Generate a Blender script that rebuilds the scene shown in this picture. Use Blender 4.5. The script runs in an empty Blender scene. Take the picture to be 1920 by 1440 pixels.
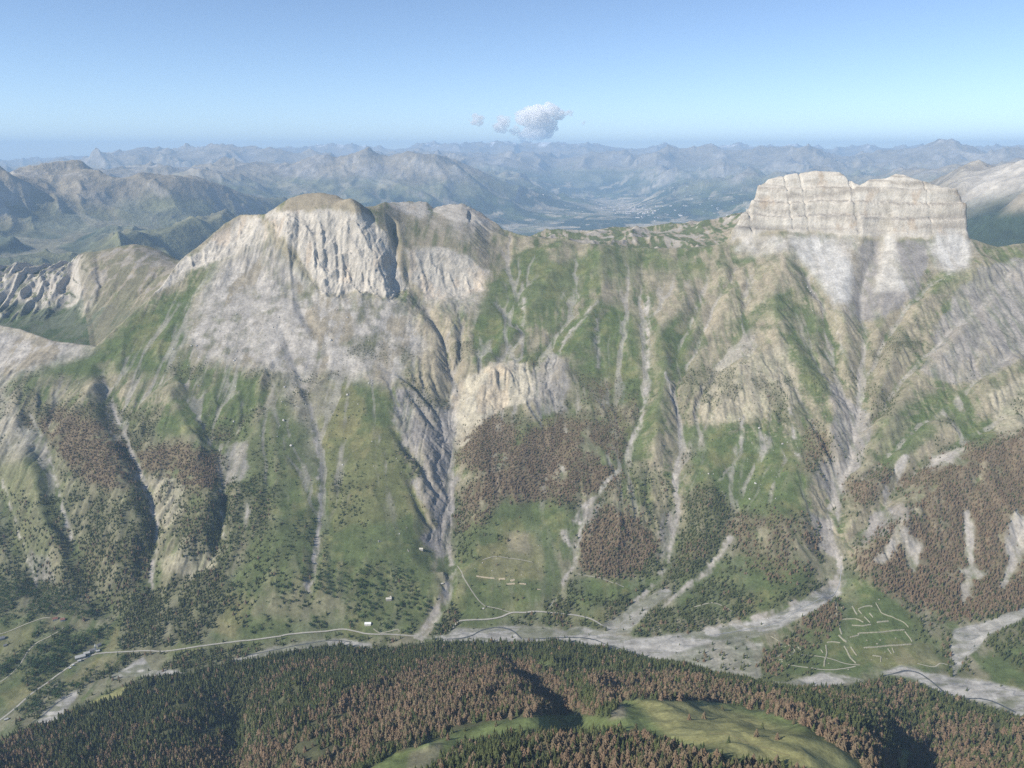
import bpy, math, random, os
import numpy as np
from mathutils import Vector

# ------------------------------------------------------------------ camera, sky, sun, exposure
C = bpy.context.scene
HCAM = 3060.0
F = 1507.0                     # focal length in pixels of a 1920 px wide frame
PITCH = math.radians(16.1)
cam_d = bpy.data.cameras.new('camera')
cam = bpy.data.objects.new('camera', cam_d)
C.collection.objects.link(cam)
cam.location = (0, 0, HCAM)
cam.rotation_euler = (math.pi/2 - PITCH, 0, 0)
cam_d.sensor_width = 36.0
cam_d.lens = 36.0*F/1920.0
cam_d.clip_start = 10.0
cam_d.clip_end = 400000.0
C.camera = cam

SUN_AZ = math.radians(-118.0)   # measured from the view direction (+Y), negative = left
SUN_EL = math.radians(36.0)
w = bpy.data.worlds.new('World'); C.world = w; w.use_nodes = True
nt = w.node_tree
for n in list(nt.nodes): nt.nodes.remove(n)
wo = nt.nodes.new('ShaderNodeOutputWorld'); bg = nt.nodes.new('ShaderNodeBackground')
sky = nt.nodes.new('ShaderNodeTexSky'); sky.sky_type = 'NISHITA'; sky.sun_disc = False
sky.sun_elevation = SUN_EL
sky.sun_rotation = SUN_AZ
sky.altitude = 3000.0; sky.air_density = 0.85; sky.dust_density = 0.6; sky.ozone_density = 2.0
bg.inputs['Strength'].default_value = 0.122
nt.links.new(sky.outputs[0], bg.inputs['Color']); nt.links.new(bg.outputs[0], wo.inputs['Surface'])
sd = bpy.data.lights.new('sun', 'SUN'); sd.energy = 4.7; sd.angle = math.radians(0.5); sd.color = (1.0, 0.93, 0.82)
so = bpy.data.objects.new('sun', sd); C.collection.objects.link(so)
sv = Vector((math.sin(SUN_AZ)*math.cos(SUN_EL), math.cos(SUN_AZ)*math.cos(SUN_EL), math.sin(SUN_EL)))
so.rotation_euler = sv.to_track_quat('Z', 'Y').to_euler()
so.location = (0, 0, 6000)
C.view_settings.view_transform = 'Standard'; C.view_settings.look = 'None'
C.view_settings.exposure = 0.42; C.view_settings.gamma = 1.0
C.render.engine = 'CYCLES'
C.cycles.use_denoising = False
C.cycles.max_bounces = 14; C.cycles.diffuse_bounces = 2; C.cycles.glossy_bounces = 1
C.cycles.transparent_max_bounces = 24; C.cycles.volume_bounces = 12

# ------------------------------------------------------------------ pixel (1920 x 1440) <-> ground geometry
cp, sp_ = math.cos(PITCH), math.sin(PITCH)
def ray(u, v):
    x = (np.asarray(u, float)-960.0)/F; y = (720.0-np.asarray(v, float))/F
    dy = cp + y*sp_; dz = -sp_ + y*cp
    hr = np.hypot(x, dy)
    return np.arctan2(x, dy), dz/hr
def project(X, Y, Z):
    dz = Z-HCAM
    fw = Y*cp - dz*sp_; up = Y*sp_ + dz*cp
    fw = np.maximum(fw, 1.0)
    return 960.0 + F*X/fw, 720.0 - F*up/fw

# ------------------------------------------------------------------ noise
_rng = np.random.RandomState(7)
_T = _rng.rand(512, 512).astype(np.float32)
def vnoise(x, y, seed=0):
    x = x + seed*37.17; y = y + seed*91.7
    xi = np.floor(x).astype(np.int64); yi = np.floor(y).astype(np.int64)
    fx = (x-xi).astype(np.float32); fy = (y-yi).astype(np.float32)
    fx = fx*fx*fx*(fx*(fx*6-15)+10); fy = fy*fy*fy*(fy*(fy*6-15)+10)
    x0 = xi & 511; x1 = (xi+1) & 511; y0 = yi & 511; y1 = (yi+1) & 511
    a = _T[x0, y0]; b = _T[x1, y0]; c = _T[x0, y1]; d = _T[x1, y1]
    return (a+(b-a)*fx + (c-a)*fy + (a-b-c+d)*fx*fy)*2-1
def fbm(x, y, s, octs=4, seed=0, g=0.5):
    t = 0; a = 1.0; n = 0
    for k in range(octs):
        co, si = math.cos(k*0.9+0.3), math.sin(k*0.9+0.3)
        t = t + a*vnoise((x*co-y*si)/s, (x*si+y*co)/s, seed+k*3); n += a; a *= g; s *= 0.5
    return t/n
def ridged(x, y, s, octs=5, seed=0, g=0.5):
    t = 0; a = 1.0; n = 0; wgt = 1.0
    for k in range(octs):
        co, si = math.cos(k*0.8+0.2), math.sin(k*0.8+0.2)
        q = 1-np.abs(vnoise((x*co-y*si)/s, (x*si+y*co)/s, seed+k*5))*1.35
        q = q*q*wgt
        t = t + a*q; n += a; a *= g; s *= 0.48
        wgt = np.clip(q*1.6, 0, 1)
    return t/n
def sstep(a, b, x):
    t = np.clip((x-a)/(b-a), 0, 1); return t*t*(3-2*t)

# ------------------------------------------------------------------ the loft: profile lines across the picture's land, near to far
# an entry is (u, v, z) height given, or (u, v, -r) distance given, or (u, None, r, z)
AZ = np.concatenate([np.radians(np.linspace(-52, -38.4, 50, endpoint=False)), np.radians(np.linspace(-38.4, 38.4, 1400)), np.radians(np.linspace(38.4, 52, 51)[1:])])
def gs(a, s):                                 # smooth along the azimuth, s in degrees
    g = np.linspace(AZ[0], AZ[-1], 2000); b = np.interp(g, AZ, a); k = s/np.degrees(g[1]-g[0]); n = int(3*k)
    w_ = np.exp(-0.5*(np.arange(-n, n+1)/k)**2); b = np.convolve(np.pad(b, n, mode='edge'), w_/w_.sum(), 'valid')
    return np.interp(AZ, g, b)
def line(pts, prev=None, sm=0.0):
    a, r, z = [], [], []
    for p in pts:
        if isinstance(p[2], str) and p[2][0] == 'a':     # 'a28': ground rising at 28 degrees from the line before
            az, sl = ray(p[0], p[1]); az = float(az); t_ = math.tan(math.radians(float(p[2][1:]))); rp = float(np.interp(az, AZ, prev[0])); zp_ = float(np.interp(az, AZ, prev[1]))
            rq = (HCAM-zp_+t_*rp)/(t_-float(sl)); a.append(az); r.append(rq); z.append(HCAM+rq*float(sl)); continue
        if isinstance(p[2], str):            # '+d': d metres behind the line before
            az, sl = ray(p[0], p[1]); a.append(float(az)); r.append(float(np.interp(az, AZ, prev[0]))+float(p[2])); z.append(HCAM+r[-1]*float(sl)); continue
        if len(p) == 4:
            az, _ = ray(p[0], p[1] if p[1] is not None else 500); a.append(float(az)); r.append(p[2]); z.append(p[3]); continue
        u, v, q = p
        az, sl = ray(u, v); a.append(float(az))
        if q < 0: r.append(-q); z.append(HCAM - q*float(sl))
        else: r.append((q-HCAM)/float(sl)); z.append(q)
    a, r, z = map(np.array, (a, r, z)); o = np.argsort(a)
    r, z = np.interp(AZ, a[o], r[o]), np.interp(AZ, a[o], z[o])
    if sm: s_ = gs((z-HCAM)/r, sm); r = gs(r, sm); z = HCAM+s_*r
    return r, z
US = [-400, 0, 200, 400, 600, 800, 960, 1100, 1300, 1500, 1700, 1920, 2300]
def row(v, zs, us=US):
    return line([(u, v, z) for u, z in zip(us, zs)], L[-1] if L else None, sm=1.6)
L = []
DG = np.degrees(AZ)
def deg_(u, v=450): return float(np.degrees(ray(u, v)[0]))
def push(q):                                  # keep the lines in order of distance; a line pushed back keeps its place in the picture
    r, z = q
    if L:
        r2 = np.maximum(r, L[-1][0]+12.0); z = HCAM+(z-HCAM)*r2/r; r = r2
    L.append((r, z)); return L[-1]
push(line([(-400, 1440, 250.0, 2450.0), (2300, 1440, 250.0, 2500.0)], sm=1))
push(line([(-400, 1440, 1680), (0, 1440, 1700), (200, 1440, 1740), (330, 1440, 1800), (410, 1440, 1830), (440, 1440, 1815), (475, 1440, 1870), (600, 1440, 1990), (800, 1440, 2120), (960, 1440, 2200), (1100, 1440, 2245), (1300, 1440, 2270), (1500, 1440, 2255), (1600, 1440, 2210), (1660, 1440, 2130), (1695, 1440, 1900), (1720, 1440, 1830), (1800, 1440, 1860), (1920, 1440, 1890), (2300, 1440, 1950)], sm=0.4))
CR2 = [(-400, 1400, 1620), (0, 1405, 1630), (200, 1330, 1650), (330, 1320, 1670), (430, 1300, 1700), (440, 1300, 1690), (470, 1280, 1730), (600, 1260, 1765), (800, 1245, 1775), (960, 1224, 1740), (1010, 1228, 1760), (1060, 1228, 1740), (1120, 1238, 1760), (1200, 1252, 1800), (1280, 1266, 1855), (1340, 1290, 1890), (1400, 1304, 1925), (1450, 1314, 1955), (1500, 1322, 1975), (1560, 1336, 1985), (1600, 1352, 1985), (1650, 1382, 1975), (1685, 1410, 1950), (1700, 1430, 1900), (1712, 1445, 1840), (1730, 1400, 1780), (1800, 1370, 1780), (1920, 1370, 1790), (2300, 1420, 1830)]
CR2 = [(u, v+float(np.interp(u, [200, 380, 1100, 1260], [0, 13, 11, 0])), z) for u, v, z in CR2]     # the tree tops must stay below the river
push(line(CR2, sm=.3))
push(line([(u, v-q, 'a%g' % g) for (u, v, z), q, g in zip(CR2, [6, 6, 6, 6, 6, 6, 6, 6, 6, 6, 6, 8, 8, 12, 18, 22, 26, 24, 24, 28, 30, 34, 34, 30, 24, 10, 8, 8, 8], [-8, -8, -8, -10, -20, -20, -22, -25, -25, -25, -25, -25, -25, -25, -26, -28, -28, -28, -28, -28, -28, -28, -28, -25, -20, -12, -10, -10, -10])], L[-1], sm=.3))
push(line([(-400, 1420, 1570), (0, 1385, 1590), (100, 1345, 1600), (250, 1275, 1612), (330, 1262, 1618), (440, 1238, 1625), (560, 1216, 1632), (640, 1207, 1638), (700, 1216, 1640), (850, 1200, 1650), (960, 1192, 1655), (1060, 1200, 1660), (1130, 1207, 1665), (1240, 1240, 1672), (1300, 1250, 1676), (1430, 1290, 1688), (1540, 1284, 1696), (1600, 1284, 1700), (1665, 1266, 1704), (1720, 1280, 1708), (1800, 1310, 1714), (1920, 1345, 1722), (2300, 1440, 1750)], sm=0.4))
push(line([(-400, 1360, 1572), (0, 1340, 1593), (100, 1305, 1603), (250, 1245, 1615), (330, 1240, 1620), (440, 1220, 1627), (560, 1202, 1634), (640, 1191, 1640), (700, 1200, 1643), (800, 1190, 1650), (960, 1170, 1658), (1060, 1174, 1663), (1130, 1175, 1669), (1240, 1180, 1679), (1300, 1195, 1682), (1430, 1230, 1692), (1540, 1264, 1698), (1600, 1266, 1701), (1665, 1250, 1705), (1720, 1257, 1709), (1800, 1270, 1716), (1920, 1290, 1726), (2300, 1360, 1755)], sm=0.4))
push(row(1100, [1680, 1705, 1715, 1735, 1742, 1728, 1716, 1715, 1722, 1750, 1775, 1800, 1830]))
def ang(v, A_): return row(v, ['a%g' % q for q in A_])
push(ang(1000, [26, 28, 30, 29, 25, 25, 20, 22, 25, 27, 30, 30, 28]))
push(ang(900, [28, 29, 30, 30, 27, 28, 27, 27, 27, 27, 29, 30, 28]))
push(ang(800, [28, 29, 29, 28, 26, 27, 28, 29, 28, 28, 28, 29, 28]))
push(ang(700, [25, 26, 25, 26, 27, 28, 29, 29, 29, 29, 28, 28, 28]))
push(line([(u, v, 'a%g' % q) for u, v, q in [(-400, 632, 24), (0, 642, 24), (100, 662, 24), (180, 670, 24), (220, 645, 25), (260, 615, 27), (330, 600, 28), (400, 600, 30), (600, 600, 32), (700, 600, 32), (860, 600, 28), (1000, 600, 28), (1100, 600, 28), (1300, 600, 28), (1500, 600, 30), (1700, 600, 30), (1920, 600, 27), (2300, 600, 27)]], L[-1], sm=.8))
push(line([(u, v, 'a%g' % q) for u, v, q in [(-400, 625, 24), (0, 626, 24), (100, 650, 24), (180, 660, 24), (220, 630, 26), (260, 594, 27), (330, 540, 28), (400, 510, 30), (500, 505, 34), (540, 530, 34), (610, 547, 34), (700, 540, 34), (740, 535, 34), (800, 530, 30), (910, 530, 28), (960, 520, 26), (1100, 520, 26), (1300, 520, 26), (1500, 520, 31), (1700, 520, 31), (1920, 520, 26), (2300, 520, 26)]], L[-1], sm=.5))
push(line([(u, v, 'a%g' % q) for u, v, q in [(-400, 620, 24), (0, 616, 24), (100, 643, 24), (180, 653, 24), (220, 620, 26), (260, 583, 28), (300, 545, 30), (340, 492, 32), (390, 455, 34), (450, 412, 38), (500, 405, 46), (540, 397, 52), (610, 394, 54), (680, 400, 54), (720, 425, 52), (745, 450, 48), (765, 466, 46), (800, 468, 46), (850, 475, 44), (895, 490, 40), (915, 505, 30), (935, 492, 26), (960, 482, 24), (1100, 485, 24), (1300, 482, 24), (1360, 460, 30), (1430, 442, 33), (1500, 440, 33), (1600, 444, 33), (1700, 442, 33), (1810, 452, 33), (1850, 465, 27), (1920, 475, 24), (2300, 470, 24)]], L[-1], sm=.25))
CREST = [(-400, 616, 24), (0, 611, 24), (40, 618, 24), (60, 626, 24), (100, 640, 24), (180, 650, 24), (220, 614, 26), (260, 578, 28), (300, 540, 30), (340, 486, 32), (390, 448, 32), (420, 420, 34), (450, 404, 30), (465, 402, 30), (482, 404, 24), (500, 400, 24), (520, 386, 30), (545, 371, 30), (570, 364, 28), (600, 361, 27), (630, 366, 27), (652, 378, 24), (680, 388, 22), (700, 387, 22), (720, 380, 22), (750, 378, 21), (800, 380, 19), (812, 390, 19), (840, 385, 19), (865, 382, 19), (890, 392, 19), (918, 410, 19), (945, 430, 19), (975, 440, 20), (1000, 444, 20), (1040, 448, 20), (1080, 455, 20), (1150, 464, 20), (1250, 466, 20), (1300, 464, 20), (1350, 458, 24), (1363, 450, 35), (1375, 428, 55), (1388, 408, 60), (1400, 388, 62), (1412, 380, 63), (1417, 362, 63), (1424, 346, 63), (1440, 336, 63), (1480, 326, 63), (1500, 325, 63), (1530, 320, 63), (1575, 322, 63), (1586, 331, 63), (1605, 343, 63), (1613, 345, 63), (1630, 336, 63), (1660, 334, 63), (1680, 325, 63), (1700, 329, 63), (1725, 338, 63), (1760, 345, 63), (1790, 357, 63), (1804, 370, 62), (1812, 385, 60), (1814, 430, 45), (1818, 447, 30), (1840, 454, 24), (1870, 463, 22), (1920, 456, 22), (2300, 440, 22)]
push(line([(u, v, 'a%g' % q) for u, v, q in CREST], L[-1]))
k_r, k_z = L[-1]
def flute(a, s, seed):
    return fbm(np.degrees(a)*100.0, a*0+seed*7.7, s, 4, seed, 0.6)
cm = sstep(deg_(480), deg_(510), DG)*(1-0.7*sstep(deg_(725), deg_(760), DG)-0.3*sstep(deg_(880), deg_(905), DG)); cs = sstep(deg_(1366), deg_(1390), DG)*(1-sstep(deg_(1800), deg_(1815), DG))
f_ = flute(AZ, 150, 3)
L[-2] = (L[-2][0]+f_*(16*cm+11*cs), L[-2][1]+0*f_)
L[-3] = (L[-3][0]+flute(AZ, 130, 5)*(22*cm+5*cs)-6*cm, L[-3][1])
L[-3] = (L[-3][0], L[-3][1])
def deg(u, v=450): return float(np.degrees(ray(u, v)[0]))
DG = np.degrees(AZ)
push((k_r+np.interp(DG, [deg(300), deg(380), deg(1380), deg(1420), deg(1800), deg(1840)], [200, 150, 120, 160, 160, 120]),
          k_z-np.interp(DG, [deg(180), deg(260), deg(400), deg(900), deg(1060), deg(1250), deg(1380), deg(1420), deg(1800), deg(1840)], [60, 60, 70, 60, 40, 40, 90, 130, 130, 70])))
push(line([(-400, 500, -5050), (0, 495, -5000), (30, 490, -5000), (60, 493, -5000), (130, 488, -4960), (148, 476, -4900), (165, 471, -4900), (182, 471, -4900), (198, 467, -4900), (220, 462, -4900), (250, 457, -4900), (275, 460, -4900), (300, 468, -4880), (330, 484, -4830), (400, None, 4750, 2420), (600, None, 4800, 2600), (800, None, 4950, 2550), (900, None, 4750, 2450), (980, 446, -5200), (1010, 434, -5300), (1040, 430, -5350), (1100, 430, -5450), (1150, 426, -5500), (1200, 424, -5500), (1250, 417, -5500), (1290, 416, -5450), (1340, 410, -5400), (1390, 398, -5400), (1430, None, 5400, 2600), (1700, None, 5200, 2500), (1820, 470, -5200), (1920, 470, -5200), (2300, 470, -5200)]))
b_r, b_z = L[-1]
push((b_r+500, b_z-330))
push(line([(-400, None, 7200, 1750), (300, None, 7200, 1700), (900, None, 7500, 1500), (1400, None, 7500, 1700), (1750, None, 6600, 1950), (1920, None, 6600, 1950), (2300, None, 6600, 1950)], sm=1))
push(line([(-400, None, 9000, 1900), (0, 462, -8900), (200, 455, -9000), (330, 470, -9000), (420, 450, -9200), (600, None, 9500, 1600), (1000, None, 11000, 1450), (1400, None, 11000, 1500), (1700, None, 9000, 2000), (1815, 440, -7700), (1870, 400, -7700), (1920, 375, -7700), (2300, 360, -7700)], sm=1))
push(line([(-400, None, 11000, 2650), (0, 395, -11000), (200, 380, -11200), (400, 400, -11400), (500, 430, -11500), (600, None, 12500, 1650), (900, None, 13500, 1450), (1400, None, 13500, 1500), (1650, None, 11500, 1900), (1750, 390, -9500), (1820, 365, -9300), (1920, 355, -9000), (2300, 350, -9000)], sm=1))
push(line([(-400, 345, -13000), (0, 330, -13000), (60, 322, -13000), (100, 325, -13000), (160, 309, -13000), (200, 318, -13000), (250, 314, -13000), (330, 312, -13000), (380, 325, -13200), (440, 345, -13500), (520, 360, -14000), (600, 375, -15000), (760, None, 15500, 1700), (960, None, 17000, 1450), (1400, None, 17000, 1550), (1600, None, 13500, 1900), (1700, 385, -12500), (1760, 345, -11500), (1800, 325, -11000), (1850, 318, -11000), (1920, 305, -10500), (2300, 300, -10500)], sm=0.3))
push(line([(-400, None, 16500, 2200), (300, None, 16500, 2150), (600, 365, -17500), (800, 360, -18000), (900, 385, -18500), (1000, 405, -19500), (1060, 410, -19000), (1400, 395, -19000), (1600, None, 17000, 1900), (1800, None, 15500, 2200), (2300, None, 15500, 2300)], sm=1))
push(line([(-400, 325, -21000), (0, 318, -21000), (300, 305, -21000), (480, 300, -21500), (540, 306, -21500), (600, 292, -21500), (640, 296, -21500), (685, 276, -21500), (720, 288, -21500), (760, 279, -21500), (800, 282, -21500), (850, 290, -21500), (880, 300, -21500), (940, 325, -21700), (1000, 350, -22000), (1060, 375, -22500), (1120, 398, -21500), (1200, 398, -21500), (1300, 372, -21500), (1400, 355, -21500), (1600, 335, -21500), (1750, 318, -20500), (1920, 300, -20500), (2300, 300, -20500)], sm=0.3))
push(line([(-400, None, 26500, 2300), (500, None, 27000, 2300), (850, 320, -27500), (960, 330, -27500), (1060, 350, -28000), (1130, 385, -26500), (1200, 385, -26500), (1260, 340, -28000), (1400, 325, -28000), (1700, None, 27000, 2400), (2300, None, 27000, 2500)], sm=1))
push(line([(-400, 300, -35000), (0, 297, -35000), (200, 288, -35000), (400, 278, -35000), (500, 274, -35000), (560, 281, -35000), (650, 281, -36000), (740, 276, -37000), (820, 268, -37500), (900, 274, -37500), (960, 278, -37500), (1040, 292, -37500), (1100, 276, -37000), (1180, 278, -36500), (1300, 279, -36000), (1400, 276, -36000), (1500, 275, -35500), (1600, 277, -35000), (1700, 274, -34000), (1740, 264, -34000), (1800, 267, -34000), (1920, 269, -34000), (2300, 270, -34000)], sm=0.15))
push(line([(-400, None, 41000, 2500), (2300, None, 41000, 2500)], sm=1))
push(line([(-400, 293, -52000), (0, 294, -52000), (250, 290, -52000), (450, 276, -52000), (560, 274, -52000), (740, 272, -52000), (800, 264, -52000), (870, 262, -52000), (1000, 268, -52000), (1100, 264, -52000), (1160, 270, -52000), (1300, 275, -52000), (1370, 268, -52000), (1385, 259, -52000), (1400, 268, -52000), (1600, 275, -52000), (1920, 268, -52000), (2300, 268, -52000)], sm=0.15))
push(line([(-400, None, 62000, 1500), (2300, None, 62000, 1500)], sm=1))
LR = np.array([l[0] for l in L]); LZ = np.array([l[1] for l in L])
NL, NA = LR.shape
def rows_r():
    r = [250.0]
    while r[-1] < 61500:
        q = r[-1]
        d = 25 if q < 800 else 2.5 if q < 2150 else 2.7 if q < 4400 else 7 if q < 5600 else 14+(q-5600)*0.004
        r.append(q+min(d, 190))
    return np.array(r)
RR = rows_r(); NR = len(RR)
# cubic (monotone) interpolation of z over r in every column
h = np.diff(LR, axis=0); dl = np.diff(LZ, axis=0)/h
m = np.zeros_like(LR)
w1 = 2*h[1:]+h[:-1]; w2 = h[1:]+2*h[:-1]
with np.errstate(divide='ignore', invalid='ignore'):
    hm = (w1+w2)/(w1/dl[:-1]+w2/dl[1:])
m[1:-1] = np.where(dl[:-1]*dl[1:] > 0, hm, 0)
m = np.nan_to_num(m); m[0] = dl[0]; m[-1] = dl[-1]
H0 = np.zeros((NA, NR), np.float32); SEG = np.zeros((NA, NR), np.int16); TS = np.zeros((NA, NR), np.float32)
for j in range(NA):
    k = np.clip(np.searchsorted(LR[:, j], RR, side='right')-1, 0, NL-2)
    hh = h[k, j]; t = np.clip((RR-LR[k, j])/hh, 0, 1)
    H0[j] = (1+2*t)*(1-t)**2*LZ[k, j] + t*(1-t)**2*hh*m[k, j] + t*t*(3-2*t)*LZ[k+1, j] + t*t*(t-1)*hh*m[k+1, j]
    SEG[j] = k; TS[j] = t
SA = np.sin(AZ)[:, None]; CA = np.cos(AZ)[:, None]
GX = (SA*RR[None, :]).astype(np.float32); GY = (CA*RR[None, :]).astype(np.float32)
_ja = np.arange(NA, dtype=float); _jr = np.arange(NR, dtype=float)
def bil(A, fi, fj):
    fi = np.clip(fi, 0, A.shape[0]-1.001); fj = np.clip(fj, 0, A.shape[1]-1.001)
    i = fi.astype(np.int32); j = fj.astype(np.int32); a = (fi-i).astype(np.float32); b = (fj-j).astype(np.float32)
    return (A[i, j]*(1-a)*(1-b) + A[i+1, j]*a*(1-b) + A[i, j+1]*(1-a)*b + A[i+1, j+1]*a*b)
def polar(A, x, y):                      # sample a polar array at world x, y
    return bil(A, np.interp(np.arctan2(x, y), AZ, _ja), np.interp(np.hypot(x, y), RR, _jr))
def blur(A, s):
    n = max(1, int(s*1.8)); k = np.exp(-0.5*(np.arange(-n, n+1)/s)**2); k = (k/k.sum()).astype(np.float32)
    for ax in (0, 1):
        P = np.pad(A, [(n, n) if a == ax else (0, 0) for a in (0, 1)], mode='edge'); o = 0
        for q in range(2*n+1):
            sl = [slice(None), slice(None)]; sl[ax] = slice(q, q+A.shape[ax]); o = o+k[q]*P[tuple(sl)]
        A = o
    return A
# ------------------------------------------------------------------ ravines and spurs along lines seen in the picture
ANG0 = (H0-HCAM)/RR[None, :]
def unproj(u, v, lo=None, A=ANG0):
    """world x, y where the ray through a pixel meets the land, looking no nearer than line lo"""
    az, sl = ray(u, v); j = int(np.clip(round(float(np.interp(az, AZ, _ja))), 0, NA-1))
    k0 = 0 if lo is None else int(np.searchsorted(RR, LR[lo, j]))
    c = A[j, k0:] >= sl
    k = k0+(int(np.argmax(c)) if c.any() else 0)
    return RR[k]*math.sin(az), RR[k]*math.cos(az)
class Grid:
    def __init__(s, x0, x1, y0, y1, c):
        s.x0, s.y0, s.c = x0, y0, c
        s.xs = np.arange(x0, x1, c); s.ys = np.arange(y0, y1, c)
        s.X, s.Y = np.meshgrid(s.xs, s.ys, indexing='ij')
    def at(s, A, x, y): return bil(A, (x-s.x0)/s.c, (y-s.y0)/s.c)
    def inside(s, x, y, m):
        e = np.minimum(np.minimum(x-s.xs[0], s.xs[-1]-x), np.minimum(y-s.ys[0], s.ys[-1]-y))
        return sstep(0, m, e)
def carve(g, D, pts, w0, w1, d0, d1, lo=4, wig=0.0, pw=1.3):
    P = [unproj(u, v, lo) for u, v in pts]
    if wig:
        Q = []
        for (a, b) in zip(P[:-1], P[1:]):
            n = max(1, int(math.dist(a, b)/60))
            for k in range(n):
                t = k/n; Q.append((a[0]+(b[0]-a[0])*t, a[1]+(b[1]-a[1])*t))
        Q.append(P[-1])
        P = [(x+wig*float(vnoise(np.array(x/90.), np.array(y/90.), 5)), y+wig*float(vnoise(np.array(x/90.), np.array(y/90.), 9))) for x, y in Q]
    n = len(P)-1
    for k in range(n):
        (ax, ay), (bx, by) = P[k], P[k+1]
        wa = w0+(w1-w0)*k/n; wb = w0+(w1-w0)*(k+1)/n; W = max(wa, wb)
        i0 = max(0, int((min(ax, bx)-W-g.x0)/g.c)); i1 = int((max(ax, bx)+W-g.x0)/g.c)+2
        j0 = max(0, int((min(ay, by)-W-g.y0)/g.c)); j1 = int((max(ay, by)+W-g.y0)/g.c)+2
        X = g.X[i0:i1, j0:j1]; Y = g.Y[i0:i1, j0:j1]
        if X.size == 0: continue
        ex, ey = bx-ax, by-ay; q = ex*ex+ey*ey+1e-6
        t = np.clip(((X-ax)*ex+(Y-ay)*ey)/q, 0, 1)
        d = np.hypot(X-ax-t*ex, Y-ay-t*ey)
        dep = d0+(d1-d0)*(k+t)/n; ww = wa+(wb-wa)*t
        s_ = dep*np.clip(1-d/ww, 0, 1)**pw
        D[i0:i1, j0:j1] = np.minimum(D[i0:i1, j0:j1], -s_) if d0 > 0 else np.maximum(D[i0:i1, j0:j1], -s_)
def erode(Hg, cell, batches, N, steps, seed, ero=0.35, dep=0.25, cap=6.0, mask=None, maxd=2.0):
    rs = np.random.RandomState(seed); nx, ny = Hg.shape; H = Hg.astype(np.float64).copy(); flow = np.zeros(nx*ny)
    for b in range(batches):
        x = rs.rand(N)*(nx-3)+1; y = rs.rand(N)*(ny-3)+1
        if mask is not None:
            k = mask[x.astype(int), y.astype(int)] > rs.rand(N); x = x[k]; y = y[k]
        dx = np.zeros_like(x); dy = np.zeros_like(x); s = np.zeros_like(x); v = np.ones_like(x)
        Hf = H.ravel()
        for t in range(steps):
            i = x.astype(np.int64); j = y.astype(np.int64); a = x-i; c = y-j; f = i*ny+j
            h00 = Hf[f]; h10 = Hf[f+ny]; h01 = Hf[f+1]; h11 = Hf[f+ny+1]
            gx = ((h10-h00)*(1-c)+(h11-h01)*c)/cell; gy = ((h01-h00)*(1-a)+(h11-h10)*a)/cell
            h = h00*(1-a)*(1-c)+h10*a*(1-c)+h01*(1-a)*c+h11*a*c
            dx = dx*0.25-gx*0.75; dy = dy*0.25-gy*0.75; n = np.hypot(dx, dy)+1e-9; ux = dx/n; uy = dy/n
            x2 = x+ux; y2 = y+uy
            ok = (x2 > 1) & (x2 < nx-2) & (y2 > 1) & (y2 < ny-2)
            x2 = np.where(ok, x2, x); y2 = np.where(ok, y2, y)
            i2 = x2.astype(np.int64); j2 = y2.astype(np.int64); a2 = x2-i2; c2 = y2-j2; f2 = i2*ny+j2
            hn = Hf[f2]*(1-a2)*(1-c2)+Hf[f2+ny]*a2*(1-c2)+Hf[f2+1]*(1-a2)*c2+Hf[f2+ny+1]*a2*c2
            dh = hn-h
            c_ = np.clip(-dh/cell, 0.01, 1.2)*v*cap
            up = dh > 0
            q = np.where(up, np.minimum(dh, s), np.where(s > c_, (s-c_)*dep, -np.minimum((c_-s)*ero, np.minimum(-dh*0.6, maxd))))
            q = np.where(ok, q, 0)
            s = s-q; v = np.clip(np.sqrt(np.maximum(v*v-dh/cell*0.35, 0.05))*0.97, 0.2, 3.0)
            m_ = nx*ny
            Hf += np.bincount(f, q*(1-a)*(1-c), m_)[:m_]+np.bincount(f+ny, q*a*(1-c), m_)[:m_]+np.bincount(f+1, q*(1-a)*c, m_)[:m_]+np.bincount(f+ny+1, q*a*c, m_)[:m_]
            if t % 3 == 0: flow += np.bincount(f, None, m_)[:m_]
            x, y = x2, y2
        H = Hf.reshape(nx, ny)
        if b % 4 == 3: H = H*0.9+blur(H.astype(np.float32), 0.7)*0.1
    return H.astype(np.float32), flow.reshape(nx, ny).astype(np.float32)

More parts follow.
